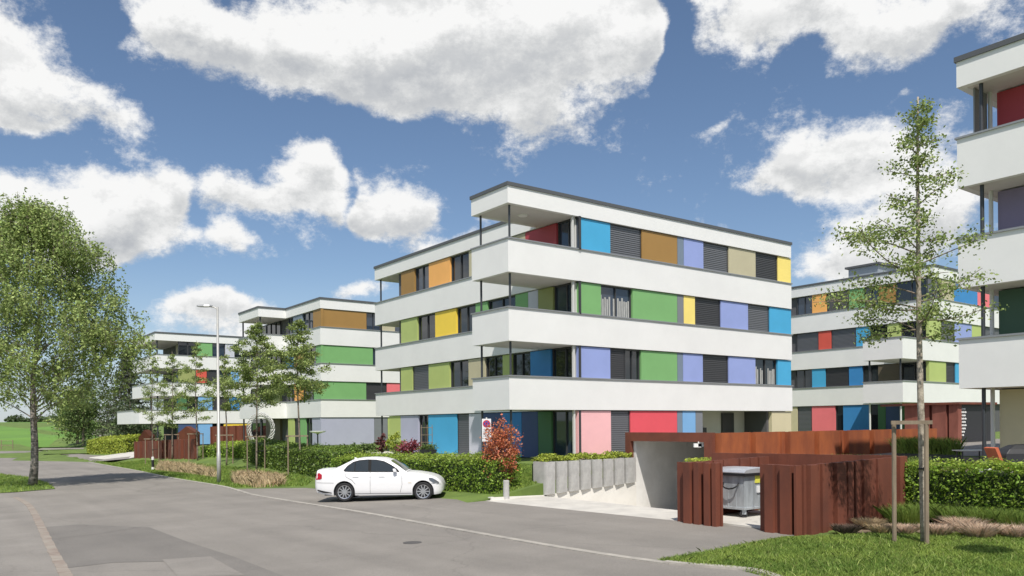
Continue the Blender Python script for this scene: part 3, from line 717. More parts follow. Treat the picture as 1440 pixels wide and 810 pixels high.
#PART2
# ------------------------------------------------------------------ garage ramp
def gz(U, V): X, Y = W2(U, V); return KX*X
def rz(U): return gz(U, 20)-(0 if U < 17 else .20*(U-17) if U < 23 else 1.2+.12*(U-23))
mb = MB(); us = [14.8, 15.6, 17, 18.5, 20, 23, 26, 30]
for a, b_ in zip(us[:-1], us[1:]):
    P = [W2(a, 13.25), W2(b_, 13.25), W2(b_, 21.36), W2(a, 21.36)]
    mb.hexa([(*P[0], rz(a)-.2), (*P[1], rz(b_)-.2), (*P[2], rz(b_)-.2), (*P[3], rz(a)-.2), (*P[0], rz(a)), (*P[1], rz(b_)), (*P[2], rz(b_)), (*P[3], rz(a))])
tag(mb.build('ramp', conc), kind='structure')
mb = MB()
def wall_uv(mb, U0, V0, U1, V1, t, za0, za1, zb0, zb1):
    p, q = W2(U0, V0), W2(U1, V1); d = Vector((q[0]-p[0], q[1]-p[1])).normalized(); mb.slab(p, q, (-d.y, d.x), 0, t, za0, za1, zb0, zb1)
wall_uv(mb, 15.0, 21.30, 17.2, 21.30, .2, -.4, Tz(*W2(15, 21.4))+.03, -.8, gz(17.2, 21.3)+.02)
wall_uv(mb, 17.2, 21.30, 21.6, 21.30, .2, -.8, gz(17.2, 21.3)+.02, -1.6, gz(21.6, 21.3)+.17)
o = mb.build('retaining_wall', mat('concrete_pale', (.76, .74, .69), .85, col2=(.68, .66, .61), vscale=1.2)); tag(o, 'pale concrete side wall of the garage ramp below the grey concrete slabs', 'wall'); rebase(o, uv3(17, 21.3))
gr = empty('garage_portal', uv3(21.6, 19.5), 'underground garage entrance with concrete walls under a rust brown steel beam', 'garage entrance')
mb = MB(); wall_uv(mb, 21.6, 21.30, 30, 21.30, .2, -2.6, 1.84, -3.2, 1.84); wall_uv(mb, 21.6, 17.70, 30, 17.70, .2, -2.6, 1.84, -3.2, 1.84); wall_uv(mb, 30, 17.5, 30, 21.5, -.3, -3.2, 1.84, -3.2, 1.84)
mb.build('wall', mat('concrete_tunnel', (.74, .73, .70), .85, col2=(.64, .63, .60), vscale=1.2), gr)
mb = MB(); P = [W2(21.62, 17.7), W2(30, 17.7), W2(30, 21.5), W2(21.62, 21.5)]; mb.prism(P, 1.845, 2.0); mb.build('roof', concg, gr)
mb = MB(); mb.prism([W2(21.44, 17.6), W2(21.60, 17.6), W2(21.60, 21.7), W2(21.44, 21.7)], 1.80, 2.12); mb.build('beam', corten, gr)
mb = MB(); mb.prism([W2(21.44, 21.42), W2(21.60, 21.42), W2(21.60, 21.7), W2(21.44, 21.7)], .25, 1.797); mb.build('jamb', corten, gr)
mb = MB(); mb.prism([W2(21.44, 17.6), W2(21.60, 17.6), W2(21.60, 17.95), W2(21.44, 17.95)], -1.5, 1.797); mb.build('jamb', corten, gr)
mb = MB(); p = uv3(21.5, 18.25, 1.62); mb.box(p.x-.16, p.y-.1, p.z, p.x+.1, p.y+.06, p.z+.13); mb.box(p.x-.02, p.y-.1, p.z+.02, p.x+.16, p.y+.02, p.z+.2)
o = mb.build('floodlight', mat('white_metal', (.8, .8, .78), .4)); tag(o, 'small white floodlight under the rust brown garage beam', 'floodlight'); rebase(o, p)
mb = MB(); p = uv3(17.0, 14.3, 0); mb.tube([(p.x, p.y, -.4), (p.x, p.y, .62)], .05, 8)
o = mb.build('ramp_post', mat('white_metal', (.8, .8, .78))); tag(o, 'thin white post at the end of the garage ramp beside the rust brown fence', 'post'); rebase(o, (p.x, p.y, rz(17)))
# raised bed block between ramp and bin yard
bed = empty('raised_bed', uv3(18.6, 12, 0), 'raised planting bed behind the bin yard with a concrete rim and tufts of grass', 'planting bed')
mb = MB(); mb.prism([W2(18.62, 9.7), W2(21.4, 9.7), W2(21.4, 15.3), W2(18.62, 15.3)], -1.6, 1.12); mb.prism([W2(21.66, 9.7), W2(30, 9.7), W2(30, 17.4), W2(21.66, 17.4)], -1.6, 1.12); mb.build('bed_wall', concg, bed)
mb = MB(); mb.prism([W2(18.75, 9.85), W2(21.3, 9.85), W2(21.3, 15.2), W2(18.75, 15.2)], -1.0, 1.16); mb.prism([W2(21.8, 9.85), W2(30, 9.85), W2(30, 17.3), W2(21.8, 17.3)], -1.0, 1.15); mb.build('soil', soil_m, bed)

# slat-like concrete blocks
slabs = []
for i in range(8):
    Ua = 17.2+i*.55; Ub = Ua+.44; mb = MB(); z0 = gz(Ua, 21.3)+.03+.15*i/8; z1 = 1.14+.0*i-.05*i/8+gz(Ua, 21.3)
    wall_uv(mb, Ua, 21.19, Ub, 21.25, .10, z0, z1, z0+.015, z1)
    wall_uv(mb, Ua, 21.30, Ua+.10, 21.30, .6, z0-(.5 if i == 0 else 0), z1, z0-(.5 if i == 0 else 0), z1)
    o = mb.build('concrete_slab', concg); rebase(o, uv3(Ua, 21.3, z0)); slabs.append(o)
    tag(o, ['upright grey concrete slab at the left end of the row, with its side showing', 'second upright concrete slab from the left above the garage ramp', 'third upright concrete slab from the left above the garage ramp', 'fourth upright concrete slab from the left above the garage ramp',
            'fifth upright concrete slab from the left above the garage ramp', 'sixth upright concrete slab from the left above the garage ramp', 'seventh upright concrete slab, second before the rust brown portal', 'last upright concrete slab, next to the rust brown garage portal'][i], 'concrete slab', 'concrete slabs lining the garage ramp')
mb = MB(); mb.prism([W2(17.3, 21.5), W2(21.5, 21.5), W2(21.5, 22.1), W2(17.3, 22.1)], 0, 1.08); 
gcv = mb.build('groundcover', hcore); tag(gcv, kind='stuff')
n = 5200; cu = rng.uniform(17.25, 21.5, n); cv = rng.uniform(21.3, 22.15, n); z = 1.12+.14*rng.random(n)+.10*np.sin(cu*3.1)*np.sin(cu*7)+.07
leaf_mesh('leaves', np.stack([cu*UX-cv*UY, cu*UY+cv*UX, z], 1), .075, leaf_yel, gcv, flat=.4)

drape('bounce_paving', [W2(30.1, 17.9), W2(30.1, 21.4), W2(21.7, 21.5), W2(21.7, 26.7), W2(41, 26.7), W2(44, 40), W2(51, 40), W2(49, 12), W2(31, 12)], .02, asph3, 2.)  # mostly hidden paving, added to bounce warmer light onto the white walls
# ------------------------------------------------------------------ rust steel fences
def corten_fence(name, label, U0, V0, U1, V1, z0, z1, m=corten, wmin=.07, wmax=.36, dep=.10, group='rust brown steel fences', flip=1, xy=False):
    p, q = (Vector((U0, V0)), Vector((U1, V1))) if xy else (Vector(W2(U0, V0)), Vector(W2(U1, V1)))
    d = (q-p); L_ = d.length; d.normalize(); n = (-d.y*flip, d.x*flip); t = 0; k = 0; mb = MB()
    kx = lambda P: 0
    while t < L_-.01:
        w_ = min(L_-t, random.uniform(wmin, wmax)); off = (0, dep, dep*.45, dep)[k % 4] if random.random() < .85 else 0
        a, b_ = p+d*t, p+d*(t+w_-.004); za = z0(a) if callable(z0) else z0; h = z1+random.uniform(-.006, .006)
        hb = (Tz(a.x, a.y)+h) if callable(z0) else h
        mb.slab((a.x, a.y), (b_.x, b_.y), n, -off, .05, za, hb); t += w_; k += 1
    o = mb.build(name, m); rebase(o, (p.x, p.y, za)); return tag(o, label, 'fence', group)
tz = lambda a: Tz(a.x, a.y)-.15
corten_fence('steel_fence', 'rust brown steel fence piece left of the waste container at the ramp', 14.72, 13.15, 14.62, 11.75, tz, 1.44, dep=.14)
corten_fence('steel_fence', 'rust brown steel fence piece right of the waste container, at the opening', 14.62, 10.72, 14.6, 9.72, tz, 1.44, dep=.14)
corten_fence('steel_fence', 'long rust brown steel fence side streaked by the tree shadow, facing the lawn', 14.66, 9.68, 18.75, 9.68, tz, 1.44, dep=.10)
corten_fence('steel_fence', 'rust brown steel fence behind the waste container, at the back of its yard', 18.52, 9.75, 18.52, 15.2, tz, 1.46, dep=.05)
corten_fence('steel_fence', 'low rust brown steel fence closing the left side of the bin yard', 15.0, 13.24, 18.5, 13.24, lambda a: -.9, 1.40, dep=.05)
# folded screen above the garage, its sunlit look put into the colour
mb = MB(); t = 21.66; k = 0
while t < 35.8:
    w_ = (1.5, .35, 1.5, .5)[k % 4]; off = (0, .22, .06, .22)[k % 4]
    wall_uv(mb, t, 17.38+off, t+w_-.01, 17.38+off, .08, .3, 2.11, .3, 2.11); wall_uv(mb, t-.02, 17.38, t-.02+.03, 17.38, .30, .3, 2.10, .3, 2.10); t += w_; k += 1
o = mb.build('steel_screen', cortenb); rebase(o, uv3(21.66, 17.62)); tag(o, 'tall bright orange rust steel screen running right from the garage beam', 'screen', 'rust brown steel fences')
# bin yard floor
mb = MB(); mb.prism([W2(14.9, 9.95), W2(18.4, 9.95), W2(18.4, 13.1), W2(14.9, 13.1)], -.2, gz(16, 11)+.02); o = mb.build('yard_floor', conc); tag(o, kind='structure')

# ------------------------------------------------------------------ waste container
def container():
    c0 = uv3(16.0, 12.17, gz(16, 12)+.02); root = empty('waste_container', c0, 'galvanised steel waste container on wheels standing in the rust steel bin yard', 'waste container', rz=0)
    def Q(u, v, z): X, Y = W2(16.0+u, 12.17+v); return (X, Y, c0.z+z)
    def bx(mb, u0, v0, z0, u1, v1, z1, tp=0): mb.hexa([Q(u0, v0, z0), Q(u1, v0, z0), Q(u1, v1, z0), Q(u0, v1, z0), Q(u0-tp, v0-tp, z1), Q(u1+tp, v0-tp, z1), Q(u1+tp, v1+tp, z1), Q(u0-tp, v1+tp, z1)])
    mb = MB(); bx(mb, .05, .05, .22, 1.25, .90, 1.08, .04); bx(mb, .03, .03, .20, 1.27, .95, .26); bx(mb, -.02, -.02, 1.05, 1.32, 1.0, 1.10)
    for u in (.35, .65, .95): bx(mb, u, .035, .26, u+.05, .06, 1.05, .02)
    for v in (.27, .5, .73): bx(mb, .036, v, .26, .06, v+.04, 1.05, .015)
    mb.build('body', galv, root, bevel=.008)
    mb = MB(); n = 8; pr = [(-.04+.0, 0)]
    for i in range(n):
        a0, a1 = math.pi*i/n, math.pi*(i+1)/n
        u0, u1 = .65-.70*math.cos(a0), .65-.70*math.cos(a1); h0, h1 = 1.11+.09*math.sin(a0)**.6, 1.11+.09*math.sin(a1)**.6
        mb.hexa([Q(u0, -.04, 1.09), Q(u1, -.04, 1.09), Q(u1, 1.02, 1.09), Q(u0, 1.02, 1.09), Q(u0, -.04, h0), Q(u1, -.04, h1), Q(u1, 1.02, h1), Q(u0, 1.02, h0)])
    mb.build('lid', mat('galvanised_lid', (.60, .61, .63), .4, metal=.5, var=.15, vscale=3), root)
    mb = MB(); bx(mb, -.05, -.05, 1.02, 1.34, 1.03, 1.085); mb.build('lid_shade_strip', black_m, root)  # black strip standing in for the shadow the lid casts on the body
    for u, v in ((.12, .12), (1.12, .12), (.12, .84), (1.12, .84)):
        p = Vector(Q(u, v, 0)); wl = MB(); wl.lathe((p.x, p.y-.02, p.z+.10), [(.001, -.0), (.085, 0), (.10, .015), (.10, .035), (.085, .05), (.001, .05)], 16, 'y'); o = wl.build('wheel', rubber, root)
        f = MB(); f.box(p.x-.05, p.y-.04, p.z+.09, p.x+.05, p.y-.03, p.z+.22); f.box(p.x-.05, p.y+.04, p.z+.09, p.x+.05, p.y+.05, p.z+.22); f.build('fork', galv, o)
    mb = MB(); mb.tube([Q(-.0, .62, .84), Q(-.07, .60, .76), Q(-.08, .52, .72), Q(-.09, .40, .70), Q(-.08, .28, .72), Q(-.07, .20, .76), Q(0, .18, .84)], .02, 8); mb.build('handle', black_m, root, smooth=True)
    mb = MB(); mb.tube([Q(.72, .0, .84), Q(.74, -.07, .76), Q(.8, -.09, .72), Q(1.0, -.09, .72), Q(1.06, -.07, .76), Q(1.08, 0, .84)], .02, 8); mb.build('handle', black_m, root, smooth=True)
    mb = MB(); mb.hexa([Q(.42, .0, .84), Q(.60, .0, .84), Q(.60, .03, .84), Q(.42, .03, .84), Q(.42, -.005, 1.02), Q(.60, -.005, 1.02), Q(.60, .03, 1.02), Q(.42, .03, 1.02)]); mb.build('sticker', mat('yellow_sticker', lin((226, 222, 90)), .5), root)
    mb = MB(); mb.hexa([Q(.50, .0, .60), Q(.62, .0, .60), Q(.62, .04, .60), Q(.50, .04, .60), Q(.49, -.005, .76), Q(.63, -.005, .76), Q(.63, .03, .76), Q(.49, .03, .76)]); mb.build('sticker', mat('white_sticker', (.8, .8, .8), .5), root)
container()

# ------------------------------------------------------------------ hedges
def hedge(label, A, B_, wd, h, m=leaf_hedge, dens=420, size=.07, group='clipped hedges', cat='hedge', name='hedge', xy=False, wob=.05):
    p, q = (Vector(A), Vector(B_)) if xy else (Vector(W2(*A)), Vector(W2(*B_)))
    d = q-p; L_ = d.length; d.normalize(); nn = Vector((-d.y, d.x))*(1 if wd > 0 else -1); wd = abs(wd); base = Vector((p.x, p.y, Tz(p.x, p.y)))
    root = empty(name, base, label, cat, group)
    k = max(2, int(L_/1.5)); mb = MB()
    vs = []
    for i in range(k+1):
        q_ = p+d*(.17+(L_-.34)*i/k); zz = Tz(q_.x, q_.y); e0 = q_+nn*.17; e1 = q_+nn*(wd-.17)
        vs += [(e0.x, e0.y, zz-.2), (e0.x, e0.y, zz+h-.2), (e1.x, e1.y, zz+h-.2), (e1.x, e1.y, zz-.2)]
    mb.add(vs, [(4*i+j, 4*i+(j+1) % 4, 4*i+4+(j+1) % 4, 4*i+4+j) for i in range(k) for j in range(4)]+[(0, 1, 2, 3), (4*k+3, 4*k+2, 4*k+1, 4*k)])
    mb.build('branches', hcore, root)  # solid core, dark in colour for the shade inside the hedge
    faces = [(L_*h, 0), (L_*h, 1), (L_*wd, 2), (wd*h, 3), (wd*h, 4)]; pts = []
    for A_, f in faces:
        n = int(A_*dens*(1 if f != 2 else 1.15)); s = rng.random(n); t = rng.random(n); j = rng.normal(0, .05, n)
        if f == 0: x, y, z = s*L_, j+.05, t*h
        elif f == 1: x, y, z = s*L_, wd-.05+j, t*h
        elif f == 2: x, y, z = s*L_, t*wd, h-.05+j*1.2
        elif f == 3: x, y, z = .04+j, s*wd, t*h
        else: x, y, z = L_-.04+j, s*wd, t*h
        bump = wob*(np.sin(x*5.3+y*3)*np.sin(z*6+x*2.1)+.6*np.sin(x*11+z*9))
        if f == 0: y = y+bump
        if f == 2: z = z+bump
        pts.append(np.stack([p.x+d.x*x+nn.x*y, p.y+d.y*x+nn.y*y, z], 1))
    P = np.concatenate(pts); P[:, 2] += np.array([Tz(a, b_) for a, b_ in P[:, :2]])
    nt = int(L_*h*dens)*2; n2 = int(L_*wd*dens*1.15)
    leaf_mesh('foliage', np.delete(P, slice(nt, nt+n2), 0), size, m, root, flat=.1); leaf_mesh('top_foliage', P[nt:nt+n2], size, m if m is not leaf_hedge else mat('leaf_hedge_lit_tip', (.30, .40, .06), .5, island=.5, trans=.4), root, flat=1.4); return root  # top leaves: yellow tips, with the sunlit brightness of the top put in
hedge('dense green hedge with light tips between the bin yard and the near terrace', (18.5, 9.64), (18.8, 2.0), 1.1, 1.27, dens=760, size=.075)
hedge('green hedge right behind the white car, ending at the red bush', (16.7, 21.9), (16.1, 33.5), 1.25, 1.12, dens=430, size=.085)
hedge('long darker green hedge running left from behind the car towards the rust fence', (16.6, 34.0), (18.4, 52), 1.3, 1.25, dens=230, size=.11, m=mat('leaf_hedge2', (.15, .23, .04), .5, island=.55, trans=.35))
a = gp(176, 638); b_ = gp(122, 638.5); hedge('small box-shaped yellow-green hedge by the path at far left', (a.x, a.y), (b_.x, b_.y), -2.0, 1.5, m=leaf_yel, dens=120, size=.2, xy=True, wob=.02)
a = gp(352, 646); b_ = gp(282, 643); hedge('low green hedge in front of the far rust steel fence', (a.x, a.y), (b_.x, b_.y), -1.6, .75, dens=160, size=.15, xy=True)

# ------------------------------------------------------------------ trees
def limb(mb, a, b_, r0, r1, sag=.0, seg=6, k=5):
    a, b_ = Vector(a), Vector(b_); pts = []; L_ = (b_-a).length
    off = Vector(rng.normal(0, 1, 3))*L_*.05
    for i in range(k+1):
        t = i/k; p = a.lerp(b_, t)+off*math.sin(math.pi*t); p.z += sag*L_*math.sin(math.pi*t); pts.append(p)
    mb.tube(pts, [r0+(r1-r0)*i/k for i in range(k+1)], seg, cap=False); return pts
def young_tree(label, base, H, h0, spread, nb, per, lsize, lm=leaf_young, stakes=True, frame=False, group='young street trees tied to wooden stakes', r=.055, drift=.0, lean=.0, name='young_tree', tips=None):
    root = empty(name, base, label, 'tree', group); mb = MB(); tr = []
    for i in range(13):
        t = i/12; tr.append(Vector((base[0]+lean*t*H+.05*math.sin(t*5+base[0]), base[1]+.04*math.sin(t*7), base[2]-.1+t*(H+.1))))
    mb.tube(tr, [r*(1-.85*i/12)+.006 for i in range(13)], 8); mb.build('trunk', bark_m if not frame else mat('bark_pale', (.46, .40, .32), .9, col2=(.20, .165, .13), vscale=14, bump=.5, bscale=30), root, smooth=True)
    def tp(z):
        f = (z-base[2]+.1)/(H+.1)*12; i = min(11, max(0, int(f))); return tr[i].lerp(tr[i+1], f-i)
    lb = MB(); L_ = []
    specs = []
    for i in range(nb):
        t = (i+.5)/nb; hz = h0+(H-h0)*t*.96; az = i*2.4+random.uniform(-.5, .5)
        ln = spread*((1-t)**.85*.97+.09)*random.uniform(.55, 1.15)*(.75 if t < .12 else 1)
        specs.append((hz, az, ln, random.uniform(.15, .5)))
    if tips:
        for (hz, dx, dy, dz) in tips: specs.append((hz, math.atan2(dy, dx), math.hypot(dx, dy), dz/max(.1, math.hypot(dx, dy))))
    for hz, az, ln, rise in specs:
        a = tp(base[2]+hz); e = a+Vector((math.cos(az)*ln, math.sin(az)*ln, ln*rise))
        pts = limb(lb, a, e, max(.008, r*.33*(1-hz/H*.6)), .005, sag=.03, seg=5)
        nt = max(3, int(ln*5.5))
        for j in range(nt):
            f = random.uniform(.28, 1.0); i0 = min(4, int(f*5)); p = pts[i0].lerp(pts[i0+1], f*5-i0)
            tw = p+Vector((random.gauss(0, 1), random.gauss(0, 1), random.gauss(.15, .4)))*ln*.13
            lb.tube([p, tw], [.006, .003], 3, cap=False)
            m_ = int(per*random.uniform(.4, 1.5)); c = rng.normal(0, 1, (m_, 3))*np.array([.19, .19, .11])*(.6+ln*.25)+np.array(tw)
            u = rng.random((m_, 1)); c = c*(1-.3*u)+np.array(p)*.3*u
            L_.append(c)
    lb.build('branches', bark_m, root, smooth=True)
    leaf_mesh('foliage', np.concatenate(L_), lsize, lm, root, flat=.2)
    if stakes:
        sp_ = ((-.55, -.1), (.35, .25)) if not frame else ((-.45, .15), (-.03, -.22))
        hh = 2.0 if not frame else 2.30
        for sx, sy in sp_:
            x, y = base[0]+sx, base[1]+sy
            s = MB(); s.tube([(x, y, Tz(x, y)-.1), (x+.01, y, base[2]+hh)], .035 if not frame else .042, 8); s.build('stake', wood_m, root)
        s = MB(); x0, y0 = base[0]+sp_[0][0], base[1]+sp_[0][1]; x1, y1 = base[0]+sp_[1][0], base[1]+sp_[1][1]
        s.slab((x0-.08, y0-.06), (x1+.08, y1-.06), (0, -1), 0, .03, base[2]+hh-.07, base[2]+hh); s.build('crossbar', wood_m, root)
        s = MB(); s.tube([(base[0], base[1]-.06, base[2]+hh-.9), (x1, y1, base[2]+hh-.85)], .02, 6); s.tube([(base[0]+.055*math.cos(a), base[1]+.055*math.sin(a), base[2]+hh-.9) for a in np.linspace(0, 6.28, 9)], .014, 5); s.build('strap', rubber, root)
    return root
bt = gp(1297, 765)
young_tree('nearest and tallest young tree, with sparse crown, staked right of the bin yard', bt, 8.35, 3.75, 1.3, 32, 62, .064, frame=True, r=.075,
           tips=[(4.6, 1.25, .1, .55), (4.4, -1.9, .2, .15), (4.9, -1.2, -.3, .9), (4.2, .9, -.5, .1), (4.0, -.9, .5, -.1), (5.4, -1.3, .3, .4)])
for (px, py, H, h0, spd, nb, pr, lab) in (
        (421, 667, 8.0, 3.7, 1.75, 26, 40, 'young tree in the grass left of the white car, bright leaves before the green panels'),
        (362, 662, 8.6, 3.4, 2.1, 28, 44, 'bushy young tree standing at the hedge in front of the ring-shaped sculpture'),
        (318, 655, 7.2, 3.4, 1.3, 18, 26, 'thin young tree just right of the street lamp, before the yellow panel'),
        (277, 648, 8.8, 2.8, 1.9, 22, 26, 'young tree before the orange-red panel of the farthest block'),
        (243, 646, 8.6, 2.4, 1.6, 24, 26, 'young tree at the middle of the far rust fence, left of the red panel'),
        (215, 652, 8.4, 3.0, 1.7, 18, 20, 'leftmost staked young tree, at the left end of the far rust fence')):
    young_tree(lab, gp(px, py), H, h0, spd*1.1, int(nb*1.25), int(pr*1.5), .115)

def birch():
    base = gp(44, 684); H = 14.6; root = empty('birch_tree', base, 'large birch tree with dense hanging foliage on the grass island left of the road', 'tree')
    mb = MB(); tr = [Vector((base.x+.12*math.sin(i*.9)+.05*i, base.y+.08*math.cos(i), base.z-.15+i*H*.93/12)) for i in range(13)]
    rr = [.24, .19, .17, .155, .14, .12, .10, .085, .07, .055, .04, .025, .012]; mb.tube(tr, rr, 10); mb.build('trunk', birch_m, root, smooth=True)
    env = [(3.6, 1.6), (4.6, 3.0), (6.0, 4.1), (7.5, 4.7), (9.2, 4.1), (10.5, 3.3), (12.3, 2.6), (13.6, 1.7), (14.5, .6)]
    def er(h): return float(np.interp(h, [e[0] for e in env], [e[1] for e in env]))
    lb = MB(); L_ = []; cx = base.x+.55
    for i in range(960):
        t = random.random(); h = 4.3+10.1*t**.95; R_ = er(h); az = random.uniform(0, 2*math.pi); q = random.uniform(.25, 1)**.55
        lump = 1+.22*math.sin(az*3+h*1.1)+.16*math.sin(az*5-h*1.7)
        rr_ = R_*q*lump; p = Vector((cx+math.cos(az)*rr_, base.y+math.sin(az)*rr_, base.z+h))
        if math.sin(p.x*1.9+p.z*.8)*math.sin(p.z*1.5+p.y*1.3)+.5*math.sin(p.x*3.1-p.z*2.3) > .42: continue
        hz = max(2.7, h-rr_*.35-.3); f = min(11.5, hz/(H*.93)*12); a = tr[int(f)].lerp(tr[int(f)+1], f-int(f))
        if i % 7 == 0: limb(lb, a, p, max(.010, .035*(1-h/H)+.010), .005, sag=.10, seg=5)
        nd = random.randint(4, 7)
        for j in range(nd):
            s = p+Vector((random.gauss(0, .42), random.gauss(0, .42), random.gauss(.1, .25))); dl = random.uniform(.4, 1.1)*(.5 if h < 6 else 1)
            m_ = int(27*dl); tt = rng.random((m_, 1)); c = np.array(s)+tt*np.array([random.gauss(0, .15), random.gauss(0, .15), -dl])+rng.normal(0, .085, (m_, 3)); L_.append(c)
            if j < 2: lb.tube([p, s, s+Vector((0, 0, -dl))], [.008, .006, .003], 3, cap=False)
    lb.build('branches', bark_m, root, smooth=True); leaf_mesh('foliage', np.concatenate(L_), .14, leaf_birch, root, flat=.1)
birch()
def bush_tree(label, base, H, R_, n, m, size, name='broad_tree', trunk=.2, h0=.12, conic=False, group='trees at the far left beyond the field path'):
    root = empty(name, base, label, 'tree', group); mb = MB(); mb.tube([(base.x, base.y, base.z-.2), (base.x+.1, base.y, base.z+H*.5), (base.x, base.y, base.z+H*.95)], [trunk, trunk*.6, .02], 7); 
    L_ = []; lb = MB()
    for i in range(n):
        if conic:
            t = random.random()**1.3; h = H*(h0+(1-h0)*t); q = random.random()**.5; rr_ = R_*(1-t)*q+.15; az = random.uniform(0, 6.28)
            c0 = np.array([base.x+math.cos(az)*rr_, base.y+math.sin(az)*rr_, base.z+h-rr_*.25]); L_.append(c0+rng.normal(0, 1, (18, 3))*[.32, .32, .10])
            if i % 5 == 0: lb.tube([(base.x, base.y, base.z+h), tuple(c0)], [.03, .012], 4, cap=False)
        else:
            d = rng.normal(0, 1, 3); d /= np.linalg.norm(d); q = random.random()**.4; az = math.atan2(d[1], d[0])
            lump = 1+.25*math.sin(az*3+d[2]*4+base.x)+.15*math.sin(az*7)
            c0 = np.array([base.x, base.y, base.z+H*(.5+h0/2)])+d*np.array([R_, R_, H*(.5-h0/2)])*q*lump; L_.append(c0+rng.normal(0, 1, (22, 3))*[.4, .4, .28])
            if i % 8 == 0: lb.tube([(base.x, base.y, base.z+H*.25), tuple(c0)], [.06, .015], 4, cap=False)
    mb.build('trunk', bark_m, root); lb.build('branches', bark_m, root); leaf_mesh('foliage', np.concatenate(L_), size, m, root)
g0 = gp(176, 622)
bush_tree('tall dark spruce with bare-looking branches left of the farthest block', Vector((-49.5, 104, Tz(-49.5, 104))), 12.5, 4.2, 520, mat('leaf_spruce', (.085, .095, .060), .7, island=.4, trans=.15), .30, 'spruce_tree', .22, .05, True)
bush_tree('rounded green tree left of the dark spruce', Vector((-56.5, 106, Tz(-56.5, 106))), 8.6, 3.3, 260, leaf_mid, .30)
bush_tree('lower olive green tree at the left edge of the far tree group', Vector((-60.5, 112, Tz(-60.5, 112))), 6.5, 2.8, 190, leaf_young, .30)
bush_tree('dark tree between the spruce and the farthest block', Vector((-46.5, 98, Tz(-46.5, 98))), 5.6, 2.6, 180, leaf_dark, .26, h0=.0)
bush_tree('small dark green tree at the bend of the field path', gp(97, 606), 5.0, 3.0, 150, leaf_dark, .35, h0=.0)
for k, (px, s) in enumerate(((86, 2.3), (58, 1.7), (22, 1.9), (36, 1.2))):
    d = 370; X, Y = ray(px, 600)[0]*d, d
    bush_tree(('round bush on the field horizon, nearest to the path', 'middle bush of the row on the field horizon', 'bush on the field horizon just left of the birch trunk', 'smallest bush on the field horizon beside the birch trunk')[k], Vector((X, Y, Tz(X, Y))), s*1.9, s*2.2, 60, leaf_dark, .9, 'bush', .1, .0, group='bushes on the field horizon')

# red bush, shrubs, planter, trellis
def shrub(label, base, H, R_, n, m, size, name='shrub', group=None, stem=.04, h0=.1):
    root = empty(name, base, label, 'shrub', group); mb = MB(); L_ = []
    for i in range(n):
        d = rng.normal(0, 1, 3); d /= np.linalg.norm(d); q = random.random()**.35; az = math.atan2(d[1], d[0]); lump = 1+.2*math.sin(az*3+d[2]*5)
        c0 = np.array([base[0], base[1], base[2]+H*(.5+h0/2)])+d*np.array([R_, R_, H*(.5-h0/2)])*q*lump
        L_.append(c0+rng.normal(0, 1, (12, 3))*R_*.12)
        if i % 10 == 0: mb.tube([(base[0], base[1], base[2]-.02), tuple((c0+np.array([base[0], base[1], base[2]]))/2), tuple(c0)], [stem*.4, stem*.25, .004], 4, cap=False)
    mb.tube([(base[0], base[1], base[2]-.1), (base[0], base[1], base[2]+H*.5)], stem, 7); mb.build('stem', bark_m, root); leaf_mesh('foliage', np.concatenate(L_), size, m, root, flat=.2); return root
rb = uv3(17.35, 22.6)
rp = at(705, 690, 27.4); rp.z = Tz(rp.x, rp.y)
shrub('tall orange-red bush with glossy leaves beside the no-stopping sign', rp, 2.3, .58, 330, leaf_red, .085, 'red_bush', h0=.14)
shrub('slender dark red bush at the foot of the lavender wall', at(537, 640, 46), 1.25, .35, 50, mat('leaf_maroon', (.14, .045, .045), .6, island=.4, trans=.2), .13, group='shrubs at the foot of the central block')
shrub('pale green feathery shrub between the red bush and the pink shrub', at(556, 640, 45), 1.2, .5, 60, leaf_yel, .13, group='shrubs at the foot of the central block')
shrub('low pink-flowering shrub before the lavender panel', at(576, 641, 44), .8, .7, 80, leaf_pink, .13, group='shrubs at the foot of the central block')
for k, px in enumerate((483, 497, 511, 524)):
    p = at(px, 640, 50); p.z = Tz(p.x, p.y); shrub(('first', 'second', 'third', 'fourth')[k]+' small round shrub from the left on the lawn above the car', p, .7, .45, 26, leaf_mid, .14, group='small round shrubs on the lawn')
p = at(602, 641, 43.5); p.z = Tz(p.x, p.y)+.02
root = empty('planter', p, 'black planter box with green plants and a pale trellis before the blue panel', 'planter')
mb = MB(); mb.hexa([(p.x-.42, p.y-.2, p.z), (p.x+.42, p.y-.2, p.z), (p.x+.42, p.y+.2, p.z), (p.x-.42, p.y+.2, p.z), (p.x-.46, p.y-.22, p.z+.42), (p.x+.46, p.y-.22, p.z+.42), (p.x+.46, p.y+.22, p.z+.42), (p.x-.46, p.y+.22, p.z+.42)]); mb.build('box', black_m, root)
leaf_mesh('foliage', np.array(p)+rng.normal(0, 1, (500, 3))*[.22, .1, .09]+[0, 0, .52], .10, leaf_mid, root)
mb = MB()
for dx in (-.36, -.05, .22): mb.tube([(p.x+dx, p.y+.1, p.z+.4), (p.x+dx, p.y+.1, p.z+1.75)], .018, 5)
for dz in (.8, 1.2, 1.6): mb.tube([(p.x-.4, p.y+.1, p.z+dz), (p.x+.26, p.y+.1, p.z+dz)], .015, 5)
mb.build('trellis', wood_m, root)
p = at(447, 641, 62); p.z = Tz(p.x, p.y); root = empty('bird_bath', p, 'white bowl on a dark stand before the lavender ground floor wall', 'bird bath')
mb = MB(); mb.lathe(p, [(.22, 0), (.06, .05), (.05, .9), (.10, .98)], 12); mb.build('stand', post_m, root); mb = MB(); mb.lathe((p.x, p.y, p.z+.98), [(.08, 0), (.6, .14), (.62, .22), (.001, .2)], 18); mb.build('bowl', mat('white_metal', (.8, .8, .78)), root)

